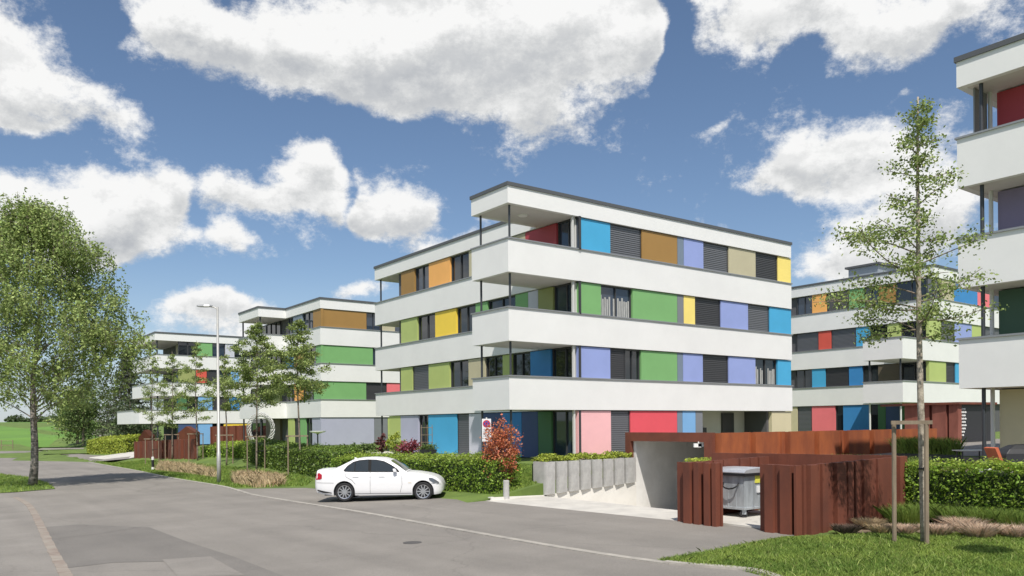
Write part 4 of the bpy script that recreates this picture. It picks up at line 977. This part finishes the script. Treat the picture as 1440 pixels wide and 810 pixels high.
# ------------------------------------------------------------------ far rust fences, sculpture
a, b_, c = gp(190, 644), gp(278, 645), gp(356, 636)
corten_fence('steel_fence', 'far rust brown steel fence behind the leftmost young trees', a.x, a.y, b_.x, b_.y, tz, 1.5, dep=.2, wmin=.25, wmax=.9, xy=True)
d = at(282, 640, 88); e = at(357, 638, 84)
corten_fence('steel_fence', 'farther rust brown steel fence under the yellow panels of the farthest block', d.x, d.y, e.x, e.y, tz, 2.0, dep=.2, wmin=.3, wmax=1.2, xy=True)
def lean_to(label, px0, px1, Y, h):
    p, q = at(px0, 640, Y), at(px1, 640, Y+1.5); zb = Tz(p.x, p.y); mb = MB(); m_ = (p+q)/2; m_.z = 0
    vs = [(p.x, p.y, zb), (q.x, q.y, zb), (q.x, q.y, zb+h*.70), (m_.x, m_.y, zb+h), (p.x, p.y, zb+h*.64)]
    mb.add(vs+[(x, y+1.2, z) for x, y, z in vs], [(0, 1, 2, 3, 4), (9, 8, 7, 6, 5)]+[(i, 5+i, 5+(i+1) % 5, (i+1) % 5) for i in range(5)])
    o = mb.build('steel_hut', corten); rebase(o, (p.x, p.y, zb)); tag(o, label, 'hut', 'pointed rust steel huts')
lean_to('pointed rust steel hut at the left end behind the far fence', 195, 211, 80, 2.2)
lean_to('pointed rust steel hut behind the middle of the far fence', 249, 275, 80, 2.05)
p = at(367, 632, 62); p.z = Tz(p.x, p.y)
root = empty('ring_sculpture', p, 'white ring-shaped sculpture of twisted rods beside the porch', 'sculpture')
for k in range(5):
    mb = MB(); ph = k*1.257
    mb.tube([(p.x+(.80+.15*math.cos(5*t+ph))*math.cos(t), p.y+.15*math.sin(5*t+ph)+.4*math.cos(t), p.z+1.45+(1.15+.15*math.cos(5*t+ph))*math.sin(t)) for t in np.linspace(0, 2*math.pi, 49)], .035, 6); mb.build('rod', mat('rod_metal', (.55, .55, .53)), root, smooth=True)

# ------------------------------------------------------------------ street lamps, sign, posts
galvp = mat('lamp_pole', (.42, .42, .40), .5, metal=.35, var=.08, vscale=4)
def lamp(label, p, H, ang=math.pi, disc=False):
    root = empty('street_lamp', p, label, 'street lamp', 'street lamps'); dx, dy = math.cos(ang), math.sin(ang)
    mb = MB(); mb.tube([(p.x, p.y, p.z-.1), (p.x, p.y, p.z+1.5), (p.x, p.y, p.z+1.52), (p.x, p.y, p.z+H)], [.10, .095, .075, .05], 12); mb.build('pole', galvp, root, smooth=True)
    mb = MB(); mb.tube([(p.x, p.y, p.z+H-.12), (p.x+dx*.15, p.y+dy*.15, p.z+H-.02), (p.x+dx*.4, p.y+dy*.4, p.z+H+.02)], .03, 8); mb.build('arm', galvp, root)
    if disc: MB().lathe((p.x+dx*.7, p.y+dy*.7, p.z+H), [(.001, 0), (.46, .02), (.46, .06), (.15, .14), (.001, .15)], 24).build('head', mat('lamp_head', (.33, .34, .35), .4, metal=.3), root); return  # broad disc head, sized only for the shadow it throws
    mb = MB(); L_ = [(.25, .05, .04), (.35, .15, .06), (.6, .20, .08), (.9, .17, .06), (1.0, .06, .03)]; vs = []
    for s, hw, hh in L_: vs += [(p.x+dx*s-dy*o_*hw, p.y+dy*s+dx*o_*hw, p.z+H+.03+z_*hh) for o_, z_ in ((-1, -.3), (1, -.3), (.7, 1), (-.7, 1))]
    fs = [(i*4+k, i*4+(k+1) % 4, i*4+4+(k+1) % 4, i*4+4+k) for i in range(4) for k in range(4)]+[(3, 2, 1, 0), (16, 17, 18, 19)]; mb.add(vs, fs); mb.build('head', mat('lamp_head', (.33, .34, .35), .4, metal=.3), root, smooth=False)
lamp('tall grey street lamp standing in the grass strip left of the white car', gp(308, 680), 8.6)
lamp('unseen lamp added beyond the right edge, its broad round head shaped to shade the lawn', Vector((9.2, 8.25, Tz(9.2, 8.25))), 8.2, math.pi*.9, True)  # unseen lamp, added to cast a dark patch on the lawn
def sign():
    p = at(685, 690, 28.0); z0 = Tz(p.x, p.y); p.z = z0; root = empty('traffic_sign', p, 'white no-stopping sign with red and blue disc above the hedge', 'traffic sign')
    zt = at(685, 589, 28).z; zb = at(685, 621, 28).z; w_ = .16
    mb = MB(); mb.tube([(p.x, p.y+.04, z0-.1), (p.x, p.y+.04, zt+.05)], .03, 10); mb.build('pole', galvp, root, smooth=True)
    mb = MB(); mb.box(p.x-w_, p.y-.012, zb, p.x+w_, p.y+.008, zt); pl = mb.build('plate', mat('sign_white', (.74, .75, .76), .4), root, bevel=.006)
    cz = zt-.17
    def disc(r, y, m, nm): q = MB(); q.lathe((p.x, p.y+y, cz), [(.001, 0), (r, 0), (r, .004), (.001, .004)], 28, 'y'); q.build(nm, m, pl)
    red = mat('sign_red', lin((200, 40, 50)), .4); blue = mat('sign_blue', lin((50, 80, 160)), .4)
    disc(.13, -.017, red, 'disc_rim'); disc(.098, -.022, blue, 'disc')
    for s in (1, -1):
        q = MB(); c_, k_ = math.cos(.785*s), math.sin(.785*s); L_, t_ = .105, .014
        q.hexa([(p.x+x*c_-z*k_, p.y-.026+yy, cz+x*k_+z*c_) for yy, seq in ((0, ((-L_, -t_), (L_, -t_), (L_, t_), (-L_, t_))), (.003, ((-L_, -t_), (L_, -t_), (L_, t_), (-L_, t_)))) for x, z in seq]); q.build('bar', red, pl)
    for i in range(5):
        q = MB(); z = cz-.22-i*.055; q.box(p.x-.12, p.y-.014, z, p.x+.12-.04*(i % 2), p.y-.012, z+.018); q.build('text_line', mat('sign_ink', (.28, .29, .31), .5), pl)
sign()
p = at(712, 700, 26.4); p.z = Tz(p.x, p.y)
mb = MB(); mb.lathe(p, [(.10, -.1), (.10, .60), (.085, .63), (.001, .635)], 16); o = mb.build('bollard', concg, smooth=False); rebase(o, p); tag(o, 'short grey concrete bollard standing under the red bush', 'bollard')
p = gp(215, 662); root = empty('marker_post', p, 'short black and white marker post in the grass at the kerb', 'marker post')
MB().lathe(p, [(.09, -.05), (.09, .25), (.001, .25)], 12).build('white_foot', mat('white_metal', (.8, .8, .78)), root); MB().lathe((p.x, p.y, p.z+.25), [(.09, 0), (.09, .5), (.001, .5)], 12).build('black_band', black_m, root); MB().lathe((p.x, p.y, p.z+.75), [(.09, 0), (.085, .2), (.001, .22)], 12).build('white_cap', mat('white_metal', (.8, .8, .78)), root)
def wire_fence(label, pts):
    p0 = pts[0]; root = empty('wire_fence', p0, label, 'fence'); 
    for p in pts: MB().tube([(p.x, p.y, p.z-.1), (p.x, p.y, p.z+1.2)], .05, 6).build('fence_post', wood_m, root)
    mb = MB()
    for a, b_ in zip(pts[:-1], pts[1:]):
        for h in (.5, 1.1): mb.tube([(a.x, a.y, a.z+h), (b_.x, b_.y, b_.z+h)], .03, 4)
    mb.build('rail', wood_m, root)
wire_fence('thin pasture fence at the near edge of the green field', [gp(-60, 633), gp(-30, 632.5), gp(2, 632), gp(18, 632)])

# ------------------------------------------------------------------ terrace of the near right block
z5 = 1.12
p = Vector((13.72, 21.6, .86)); root = empty('grill', p, 'barbecue under a black cover on the near right terrace', 'grill')
mb = MB(); vs = []; prof = [(0, .66, .30), (.45, .66, .32), (.70, .64, .30), (.82, .52, .24), (.92, .34, .14), (.95, .14, .06)]
for z, hx, hy in prof: vs += [(p.x+sx*hx*(1+.03*random.random()), p.y+sy*hy, p.z+z) for sx, sy in ((-1, -1), (0, -1.06), (1, -1), (1, 1), (0, 1.05), (-1, 1))]
mb.add(vs, [(i*6+k, i*6+(k+1) % 6, i*6+6+(k+1) % 6, i*6+6+k) for i in range(5) for k in range(6)]+[tuple(range(5, -1, -1)), tuple(range(30, 36))]); mb.build('cover', mat('black_cover', (.022, .023, .026), .45), root, bevel=.03)
mb = MB(); mb.box(p.x-.18, p.y-.35, p.z+.62, p.x+.22, p.y-.335, p.z+.65); mb.build('label_strip', mat('grey_strip', (.4, .4, .4)), root)
def chair(p):
    om = mat('orange_cloth', (.55, .13, .06), .6, var=.15); root = empty('deck_chair', p, 'orange deck chair beside the covered barbecue behind the hedge', 'chair')
    MB().hexa([(p.x-.05, p.y-.25, p.z+.40), (p.x+.75, p.y-.25, p.z+.42), (p.x+.75, p.y+.25, p.z+.42), (p.x-.05, p.y+.25, p.z+.40), (p.x-.05, p.y-.25, p.z+.45), (p.x+.75, p.y-.25, p.z+.47), (p.x+.75, p.y+.25, p.z+.47), (p.x-.05, p.y+.25, p.z+.45)]).build('seat', om, root)
    MB().hexa([(p.x-.06, p.y-.25, p.z+.43), (p.x, p.y-.25, p.z+.43), (p.x, p.y+.25, p.z+.43), (p.x-.06, p.y+.25, p.z+.43), (p.x-.28, p.y-.25, p.z+.98), (p.x-.2, p.y-.25, p.z+1.0), (p.x-.2, p.y+.25, p.z+1.0), (p.x-.28, p.y+.25, p.z+.98)]).build('backrest', om, root)
    for dx in (0, .7):
        for dy in (-.24, .24): MB().tube([(p.x+dx, p.y+dy, p.z), (p.x+dx, p.y+dy, p.z+.44)], .018, 6).build('leg', post_m, root)
chair(Vector((12.55, 20.7, .76)))
p = Vector((12.35, 20.9, .72)); o = MB().lathe(p, [(.16, 0), (.24, .2), (.26, .38), (.20, .52), (.12, .60), (.16, .66), (.001, .64)], 18).build('urn', mat('glazed_pot', (.55, .56, .54), .3), smooth=True); rebase(o, p); tag(o, 'pale grey round pot next to the orange deck chair', 'pot')
# long dark planter with grasses
pp = [at(1268, 650, 27.5), at(1352, 652, 25.5)]; root = empty('long_planter', (pp[0].x, pp[0].y, .9), 'long dark planter trough with green grasses behind the hedge', 'planter')
mb = MB(); mb.slab((pp[0].x, pp[0].y), (pp[1].x, pp[1].y), (0, 1), 0, .6, .5, 1.36); mb.build('trough', mat('dark_trough', (.05, .055, .05), .7), root)
n = 2600; t = rng.random(n); B0 = np.stack([pp[0].x+(pp[1].x-pp[0].x)*t, pp[0].y+(pp[1].y-pp[0].y)*t+rng.random(n)*.6, np.full(n, 1.34)], 1); blade_mesh('grasses', B0, .42, .035, blade_m, root)
mb = MB(); p = at(1375, 633, 24); mb.slab((p.x-.5, p.y), (p.x+.35, p.y), (0, 1), 0, .5, p.z-.03, p.z)
root = empty('garden_table', (p.x, p.y, z5-.3), 'small pale table behind the steel post on the near right terrace', 'table'); mb.build('table_top', mat('table_top', (.55, .56, .55), .3), root)
for dx, dy in ((-.4, .1), (.28, .1), (-.4, .4), (.28, .4)): MB().tube([(p.x+dx, p.y+dy, p.z-1.1), (p.x+dx, p.y+dy, p.z-.03)], .02, 6).build('leg', post_m, root)
# corten shed before the back right block
def shed():
    A = at(1272, 567, 44); Bq = at(1346, 566, 41.5); Cq = at(1400, 566, 43); zt = (A.z+Bq.z)/2; z0 = .8
    root = empty('steel_shed', (A.x, A.y, z0), 'rust red steel shed with folded walls before the back right block', 'shed')
    mb = MB(); d = Vector((Bq.x-A.x, Bq.y-A.y)); L_ = d.length; d.normalize(); t = 0; k = 0
    while t < L_:
        w_ = min(L_-t, (.75, .12, .5, .2)[k % 4]); off = (0, .25, .05, .25)[k % 4]
        mb.slab((A.x+d.x*t, A.y+d.y*t), (A.x+d.x*(t+w_), A.y+d.y*(t+w_)), (-d.y, d.x), off, .4, z0, zt-.12); t += w_; k += 1
    mb.build('wall', mat('corten_pale', (.30, .105, .075), .8, col2=(.20, .065, .045), vscale=1.5, streak=(1, 1, .3)), root)
    mb = MB(); mb.slab((A.x-.2, A.y-.15), (Bq.x, Bq.y-.15), (0, 1), 0, 2.6, zt-.118, zt); mb.slab((Bq.x+.002, Bq.y-.15), (Cq.x, Cq.y-.15), (0, 1), 0, 2.6, zt-.118, zt); mb.build('roof', corten, root)
    mb = MB(); mb.slab((Bq.x+.01, Bq.y), (Cq.x, Cq.y), (0, 1), .1, .3, z0, zt-.12); dk = mb.build('dark_panel', mat('dark_panel', (.028, .028, .032), .5), root)
    mb = MB()
    for r in range(9):
        for c_ in range(4-(r > 6)):
            x = Bq.x+.15+c_*.13+(r % 2)*.06; z = zt-.35-r*.17; yy = Bq.y+.07+(x-Bq.x)*(Cq.y-Bq.y)/(Cq.x-Bq.x)
            mb.hexa([(x, yy, z), (x+.05, yy, z-.06), (x+.10, yy, z), (x+.05, yy, z+.06), (x, yy+.03, z), (x+.05, yy+.03, z-.06), (x+.10, yy+.03, z), (x+.05, yy+.03, z+.06)])
    mb.build('lattice_pattern', mat('white_paint', (.75, .75, .74)), dk)
shed()

# ------------------------------------------------------------------ car
def car():
    W_, Lc = .88, 4.50; x0 = ray(441, 690)[0]*26.9; y0 = 26.95; org = Vector((x0, y0, 0)); gzc = lambda x: KX*(x0+x)
    org.z = KX*(x0+2.2)+.012; root = empty('parked_car', org+Vector((2.25, .9, 0)), 'white four-door saloon car parked sideways in front of the hedge', 'car')
    G = lambda x, y, z: (org.x+x*.955, org.y+y, org.z+z)         # y = 0 near side, 2W far side
    wx = (1.06, 3.82); wr = .315; ar = .375
    top = [(0.0, .80), (.03, .99), (.08, 1.055), (.35, 1.07), (.6, 1.05), (1.2, 1.0), (2.2, .975), (3.0, .965), (3.25, .955), (3.6, .93), (4.0, .865), (4.25, .79), (4.40, .69), (4.47, .60), (4.5, .52)]
    bot = [(0, .42), (.08, .30), (.3, .24), (.7, .20), (3.3, .20), (4.2, .20), (4.42, .23), (4.5, .32)]
    wid = [(0, .70), (.08, .78), (.3, .85), (.8, .88), (3.4, .88), (4.0, .86), (4.3, .78), (4.43, .68), (4.5, .52)]
    I = lambda t, x: float(np.interp(x, [a for a, _ in t], [b_ for _, b_ in t]))
    xs = sorted(set([round(x, 3) for x in np.linspace(0, Lc, 60)]+[round(c+ar*math.cos(a), 3) for c in wx for a in np.linspace(0, math.pi, 17)]))
    sec = []; mb = MB(); nb = 0
    for x in xs:
        zt, zb, w_ = I(top, x), I(bot, x), I(wid, x); z_l = zb
        for c in wx:
            if abs(x-c) < ar: z_l = max(z_l, .315+math.sqrt(ar*ar-(x-c)**2))
        pts = []
        for k in range(9):                                   # near side from sill to shoulder
            t = k/8; z = z_l+(zt-.04-z_l)*t; f = (z-zb)/(zt-zb+1e-6)
            wz = w_*(1-.05*(1-min(1, f/.25))**2-.075*max(0, (f-.55)/.45)**2)
            if .60 < f < .68: wz -= .006
            pts.append((W_-wz, z))
        for s in (.90, .80, .5, 0): pts.append((W_-w_*s*.98 if s else W_, zt-.012+(.03*(1-s*s)) if s < .9 else zt-.012))
        full = pts+[(2*W_-y, z) for y, z in pts[-2::-1]]; sec.append([G(x, y, z) for y, z in full]); nb = len(full)
    vs = [p for s in sec for p in s]; fs = []
    for i in range(len(xs)-1):
        for k in range(nb-1): fs.append((i*nb+k, (i+1)*nb+k, (i+1)*nb+k+1, i*nb+k+1))
    fs.append(tuple(range(nb))); fs.append(tuple((len(xs)-1)*nb+k for k in range(nb-1, -1, -1)))
    mb.add(vs, fs); body = mb.build('body', carp, root, smooth=True)
    # greenhouse
    roof = [(.58, 1.03), (.95, 1.22), (1.28, 1.38), (1.6, 1.435), (2.0, 1.45), (2.35, 1.43), (2.62, 1.36), (2.95, 1.17), (3.26, .96)]
    gh = MB(); st = []; xg = [.62, .8, .95, 1.12, 1.3, 1.45, 1.6, 1.8, 2.0, 2.2, 2.35, 2.5, 2.62, 2.8, 2.95, 3.1, 3.24]
    belt = lambda x: I(top, x)-.03
    def side_y(x, z):
        zr = I(roof, x); zb = belt(x); f = (z-zb)/max(.05, 1.45-zb); return .10+.235*max(0, min(1.05, f))**1.1
    for x in xg:
        zr = I(roof, x); zb = belt(x)-.03; pts = []
        for k in range(6): t = k/5; z = zb+(max(zr-.045, zb+.01)-zb)*t; pts.append((side_y(x, z), z))
        y1 = pts[-1][0]; pts += [(y1+.05, zr-.012), (y1+.14, zr), (W_, zr+.018)]
        full = pts+[(2*W_-y, z) for y, z in pts[-2::-1]]; st.append([G(x, y, z) for y, z in full]); n2 = len(full)
    gh.add([p for s in st for p in s], [(i*n2+k, (i+1)*n2+k, (i+1)*n2+k+1, i*n2+k+1) for i in range(len(xg)-1) for k in range(n2-1)])
    gh.build('roof', carp, root, smooth=True)
    gl = mat('car_glass', (.02, .026, .026), .04, spec=1.0)
    def side_glass(poly, nm, m, off=.012):
        for mir in (0, 1):
            cx = sum(p[0] for p in poly)/len(poly); cz = sum(p[1] for p in poly)/len(poly); vs = []
            for x, z in [(cx, cz)]+list(poly):
                y = side_y(x, z)-off; vs.append(G(x, y if not mir else 2*W_-y, z))
            n = len(poly); q = MB(); q.add(vs, [(0, 1+i, 1+(i+1) % n) for i in range(n)]); q.build(nm, m, root)
    trim = mat('window_trim', (.015, .015, .015), .75, spec=.2)
    side_glass([(1.02, 1.04), (1.14, 1.19), (1.34, 1.32), (1.56, 1.375), (1.85, 1.395), (2.15, 1.385), (2.42, 1.335), (2.66, 1.23), (2.90, 1.08), (2.99, .98), (2.3, .985), (1.4, .99), (1.08, 1.0)], 'window_surround', trim, .022)
    side_glass([(1.07, 1.045), (1.17, 1.175), (1.36, 1.295), (1.40, 1.305), (1.40, 1.0), (1.10, 1.01)], 'quarter_window', gl, .030)
    side_glass([(1.43, 1.0), (1.43, 1.315), (1.60, 1.355), (1.87, 1.375), (1.89, 1.0)], 'rear_window', gl, .030)
    side_glass([(1.99, 1.0), (1.98, 1.375), (2.16, 1.365), (2.40, 1.315), (2.63, 1.21), (2.88, 1.05), (2.91, 1.0)], 'front_window', gl, .030)
    def top_glass(xa, xb, nm, inset=.07):
        q = MB(); rows = []
        for x in np.linspace(xa, xb, 7):
            zr = I(roof, x); ye = side_y(x, zr-.045)+inset
            for y in np.linspace(ye, 2*W_-ye, 7):
                f = abs(y-W_)/(W_-ye+inset-.05); rows.append(G(x, y, zr+.018*(1-min(1, f)**2)+.010))
        q.add(rows, [(i*7+k, (i+1)*7+k, (i+1)*7+k+1, i*7+k+1) for i in range(6) for k in range(6)]); q.build(nm, gl, root, smooth=True)
    top_glass(.68, 1.27, 'rear_screen'); top_glass(2.66, 3.2, 'windscreen')
    # wheels
    for c in wx:
        for far in (0, 1):
            yc = .03 if not far else 2*W_-.24; a = G(c, yc, wr); q = MB(); q.lathe(a, [(.001, .07), (.225, .07), (.228, .008), (.285, .0), (.31, .025), (.315, .06), (.315, .17), (.30, .205), (.2, .21)], 32, 'y'); wl = q.build('wheel', rubber, root, smooth=False)
            q = MB(); yo = .022 if not far else .19; b_ = G(c, yc+yo, wr); q.add([(b_[0]+r*math.cos(t), b_[1]+h, b_[2]+r*math.sin(t)) for r, h in ((.205, .03), (.208, -.004), (.229, -.010), (.231, .03)) for t in np.linspace(0, 2*math.pi, 33)[:-1]], [(i*32+k, i*32+(k+1) % 32, (i+1)*32+(k+1) % 32, (i+1)*32+k) for i in range(3) for k in range(32)])
            s_ = -1 if not far else 1
            for k in range(10):
                an = k*math.pi/5; ca, sa = math.cos(an), math.sin(an); y_a, y_b = s_*.010, -s_*.02
                P = [(.03, -.022), (.205, -.014), (.205, .014), (.03, .022)]
                q.hexa([(b_[0]+r*ca-t*sa, b_[1]+yy, b_[2]+r*sa+t*ca) for yy in (y_b, y_a) for r, t in P])
            q.lathe((b_[0], b_[1]-.012, b_[2]), [(.001, 0), (.05, 0), (.055, .03), (.001, .03)], 14, 'y'); q.build('rim', chrome, wl)
            q = MB(); q.lathe((b_[0], b_[1]+(.034 if not far else -.06), b_[2]), [(.001, 0), (.215, 0), (.215, .01), (.001, .01)], 24, 'y'); q.build('brake_disc', mat('brake', (.05, .05, .055), .5, metal=.5), wl)
    q = MB()
    q.box(*G(.35, .10, .20), *G(4.2, 2*W_-.10, .62))
    q.build('underbody', black_m, root)
    # lights, handles, mirror, trim: laid on the side surface
    def side_pt(x, z):
        zt, zb, w_ = I(top, x), I(bot, x), I(wid, x); f = (z-zb)/(zt-zb); return W_-w_*(1-.05*(1-min(1, f/.25))**2-.075*max(0, (f-.55)/.45)**2)
    def decal(poly, nm, m, off=.008, mirror=True):
        for mir in ((0, 1) if mirror else (0,)):
            n = len(poly); cx = sum(p[0] for p in poly)/n; cz = sum(p[1] for p in poly)/n
            f_ = [G(x, (side_pt(x, z)-off) if not mir else 2*W_-side_pt(x, z)+off, z) for x, z in [(cx, cz)]+list(poly)]
            q = MB(); q.add(f_, [(0, 1+i, 1+(i+1) % n) for i in range(n)]); q.build(nm, m, root)
    decal([(.03, .76), (.05, .93), (.17, .96), (.27, .90), (.27, .78), (.20, .74), (.06, .73)], 'tail_light', redl, .012)
    decal([(4.05, .70), (4.02, .77), (4.14, .765), (4.26, .70), (4.38, .61), (4.36, .585), (4.20, .61)], 'headlight', mat('headlight', (.10, .11, .12), .08, spec=1), .028)
    decal([(.10, .36), (.10, .40), (.36, .35), (.62, .30), (.62, .27), (.3, .30)], 'bumper_line', trim, .022)
    line = mat('panel_gap', (.10, .10, .10), .7)
    for nm, ln in (('door_gap', [(1.97, .27), (1.97, .98)]), ('door_gap', [(3.02, .29), (3.09, .55), (3.07, .95)]), ('door_gap', [(1.45, .58), (1.32, .72), (1.12, .82), (1.09, .98)]), ('sill_gap', [(1.44, .265), (3.42, .265)]), ('bumper_gap', [(.06, .63), (.69, .62)]), ('bumper_gap', [(4.10, .58), (4.42, .55)]), ('crease', [(.32, .86), (1.9, .80), (3.9, .74)])):
        for mir in (0, 1):
            pts = []
            for (xa, za), (xb, zb_) in zip(ln[:-1], ln[1:]):
                for k in range(12): t = k/11; x, z = xa+(xb-xa)*t, za+(zb_-za)*t; y = side_pt(x, z)-.001; pts.append(G(x, y if not mir else 2*W_-y, z))
            MB().tube(pts, .0055 if nm != 'crease' else .0022, 5).build(nm, line if nm != 'crease' else mat('crease_shade', (.5, .5, .5), .4), root)
    for x in (1.36, 2.28): q = MB(); y = side_pt(x, .83)-.022; q.box(*G(x, y, .815), *G(x+.20, y+.03, .845)); q.build('door_handle', chrome if False else carp, root, bevel=.006)
    for mir in (0, 1):
        y = -.10 if not mir else 2*W_-.06; q = MB(); q.hexa([G(2.80, y, .97), G(2.92, y+.02, .97), G(2.92, y+.16, .97), G(2.80, y+.16, .97), G(2.77, y, 1.09), G(2.86, y+.02, 1.09), G(2.86, y+.16, 1.09), G(2.77, y+.16, 1.09)]); q.build('wing_mirror', carp, root, bevel=.025)
    decal([(3.30, .60), (3.42, .60), (3.41, .63), (3.31, .63)], 'side_indicator', mat('indicator', (.7, .65, .55), .3), .006)
    q = MB(); q.hexa([G(1.26, W_-.02, 1.36), G(1.42, W_-.02, 1.38), G(1.42, W_+.02, 1.38), G(1.26, W_+.02, 1.36), G(1.25, W_-.004, 1.44), G(1.30, W_-.004, 1.44), G(1.30, W_+.004, 1.44), G(1.25, W_+.004, 1.44)]); q.build('roof_aerial', carp, root)
    q = MB(); q.box(*G(-.015, W_-.26, .60), *G(.02, W_+.26, .71)); q.build('number_plate', mat('sign_white', (.74, .75, .76), .4), root)
    for c in wx:                                              # dark arch liners
        for far in (0, 1):
            q = MB(); y_a, y_b = (.09, .40) if not far else (2*W_-.40, 2*W_-.09); n = 12; vs = []
            for k in range(n+1): an = math.pi*k/n; vs += [G(c+.372*math.cos(an), y_a-.02 if not far else y_a, .315+.372*math.sin(an)), G(c+.372*math.cos(an), y_b if not far else y_b+.02, .315+.372*math.sin(an))]
            q.add(vs, [(2*k, 2*k+1, 2*k+3, 2*k+2) for k in range(n)]); q.build('arch_liner', black_m, root)
car()

# ------------------------------------------------------------------ grass and dry tufts
near = [gp(925, 789), gp(1000, 776), gp(1060, 765), gp(1098, 758), gp(1140, 757), gp(1230, 752), gp(1330, 752), gp(1500, 750), gp(1560, 815), gp(1400, 850), gp(1200, 850), gp(1085, 815), gp(1040, 803), gp(979, 798)]
npoly = [(p.x, p.y) for p in near]
def grass(name, poly, n, h, wd, m, kind='stuff', **k):
    o = blade_mesh(name, scatter(poly, n), h, wd, m, **k); return tag(o, kind=kind)
grass('lawn_grass', npoly, 95000, .055, .011, blade_m, lean=.5)
grass('lawn_weeds', npoly, 2200, .09, .016, mat('weed_blade', (.32, .38, .11), .7, island=.5, trans=.35), lean=.7)
strip = [gp(130, 649), gp(180, 658.5), gp(238, 670), gp(297, 679.5), (gp(330, 686)), gp(430, 684), gp(440, 676), gp(420, 668), gp(350, 660), gp(200, 648)]
grass('strip_grass', [(p.x, p.y) for p in strip], 40000, .10, .03, blade_m, lean=.5)
lawnp = [W2(15.5, 21.6), W2(17.0, 21.6), W2(20.0, 22.2), W2(20.0, 26.5), W2(17.4, 30), W2(15.5, 30)]
grass('slope_grass', lawnp, 34000, .07, .02, blade_m, lean=.5)
isp = [(p.x, p.y) for p in isl]
grass('island_grass', isp, 16000, .12, .035, blade_m, lean=.5)
# dry reed strips by the far kerb
for k, pl in enumerate(([gp(220, 663), gp(262, 667), gp(306, 674), gp(300, 664), gp(262, 655), gp(225, 652)], [gp(328, 682), gp(360, 686), gp(400, 684), gp(398, 674), gp(350, 668), gp(330, 670)])):
    o = blade_mesh('dry_reeds', scatter([(p.x, p.y) for p in pl], 5200), .30, .03, dry_m, lean=.55); tag(o, kind='stuff')
drape('planting_soil', [(p.x, p.y) for p in (gp(1180, 751), gp(1190, 744), gp(1275, 731), gp(1460, 738), gp(1500, 752), gp(1380, 755), gp(1280, 752))], .012, soil_m, 2)
labs = ['straw-coloured grass tuft at the corner of the rust fence', 'straw-coloured grass tuft below the rust fence, left of the thin stake', 'pale dry grass tuft between the thin stake and the tree trunk', 'flattened dry grass tuft just right of the tree trunk', 'brown dry grass tuft before the bright green grass clump', 'large round dry grass tuft, upper one of the pair at the lawn edge', 'large round dry grass tuft, lower one of the pair at the lawn edge', 'small pale grass tuft right of the large round pair', 'dry grass tuft near the right edge of the picture', 'small dark brown grass tuft against the shadowed rust fence', 'flat pale tuft at the far right of the lawn edge']
for k, (px, py, r_, m_) in enumerate(((1222, 744, .34, dry_m), (1240, 752, .3, dry_m), (1272, 752, .3, drypale_m), (1318, 754, .34, drypale_m), (1332, 741, .26, soil_m), (1355, 747, .40, drypale_m), (1376, 757, .42, drypale_m), (1408, 752, .28, drypale_m), (1430, 757, .36, drypale_m), (1190, 752, .3, soil_m), (1436, 746, .3, drypale_m))):
    p = gp(px, py); r_ *= .8; n = 2800; a = rng.uniform(0, 6.28, n); q = np.sqrt(rng.random(n))*r_*.6; dirs = np.stack([np.cos(a), np.sin(a)], 1)*(q/r_*1.5)[:, None]
    o = blade_mesh('grass_tuft', np.stack([p.x+np.cos(a)*q, p.y+np.sin(a)*q, np.full(n, p.z)], 1), r_*.62, .010, m_ if m_ is not soil_m else mat('dry_grass_dark', (.13, .095, .07), .9, island=.4), lean=.35, dirs=dirs)
    rebase(o, p); tag(o, labs[k], 'grass tuft', 'dry grass tufts')
labs = ['bright green grass clump at the left end under the hedge', 'bright green grass clump under the hedge behind the tree', 'bright green grass clump in the middle under the right hedge', 'large bright green grass clump under the hedge, right of the middle', 'bright green grass clump at the right edge under the hedge']
for k, (px, py, r_) in enumerate(((1276, 736, .4), (1300, 733, .35), (1345, 737, .45), (1384, 741, .5), (1428, 744, .45))):
    p = gp(px, py); n = 1500; a = rng.uniform(0, 6.28, n); q = np.sqrt(rng.random(n))*r_; dirs = np.stack([np.cos(a), np.sin(a)], 1)*(q/r_*.8)[:, None]
    o = blade_mesh('grass_clump', np.stack([p.x+np.cos(a)*q, p.y+np.sin(a)*q, np.full(n, p.z)], 1), .30, .014, blade_m, lean=.2, dirs=dirs); rebase(o, p); tag(o, labs[k], 'grass clump', 'green grass clumps under the hedge')
n = 5000; cu, cv = rng.uniform(18.7, 20.6, n), rng.uniform(9.9, 12.6, n); o = blade_mesh('bed_grass', np.stack([cu*UX-cv*UY, cu*UY+cv*UX, np.full(n, 1.15)], 1), .30, .02, blade_m); tag(o, kind='stuff')
n = 2600; cu, cv = rng.uniform(18.6, 19.6, n), rng.uniform(12.8, 16.4, n); o = leaf_mesh('bed_groundcover', np.stack([cu*UX-cv*UY, cu*UY+cv*UX, 1.18+.12*rng.random(n)+.1*np.sin(cv*4)], 1), .07, leaf_yel); tag(o, kind='stuff')
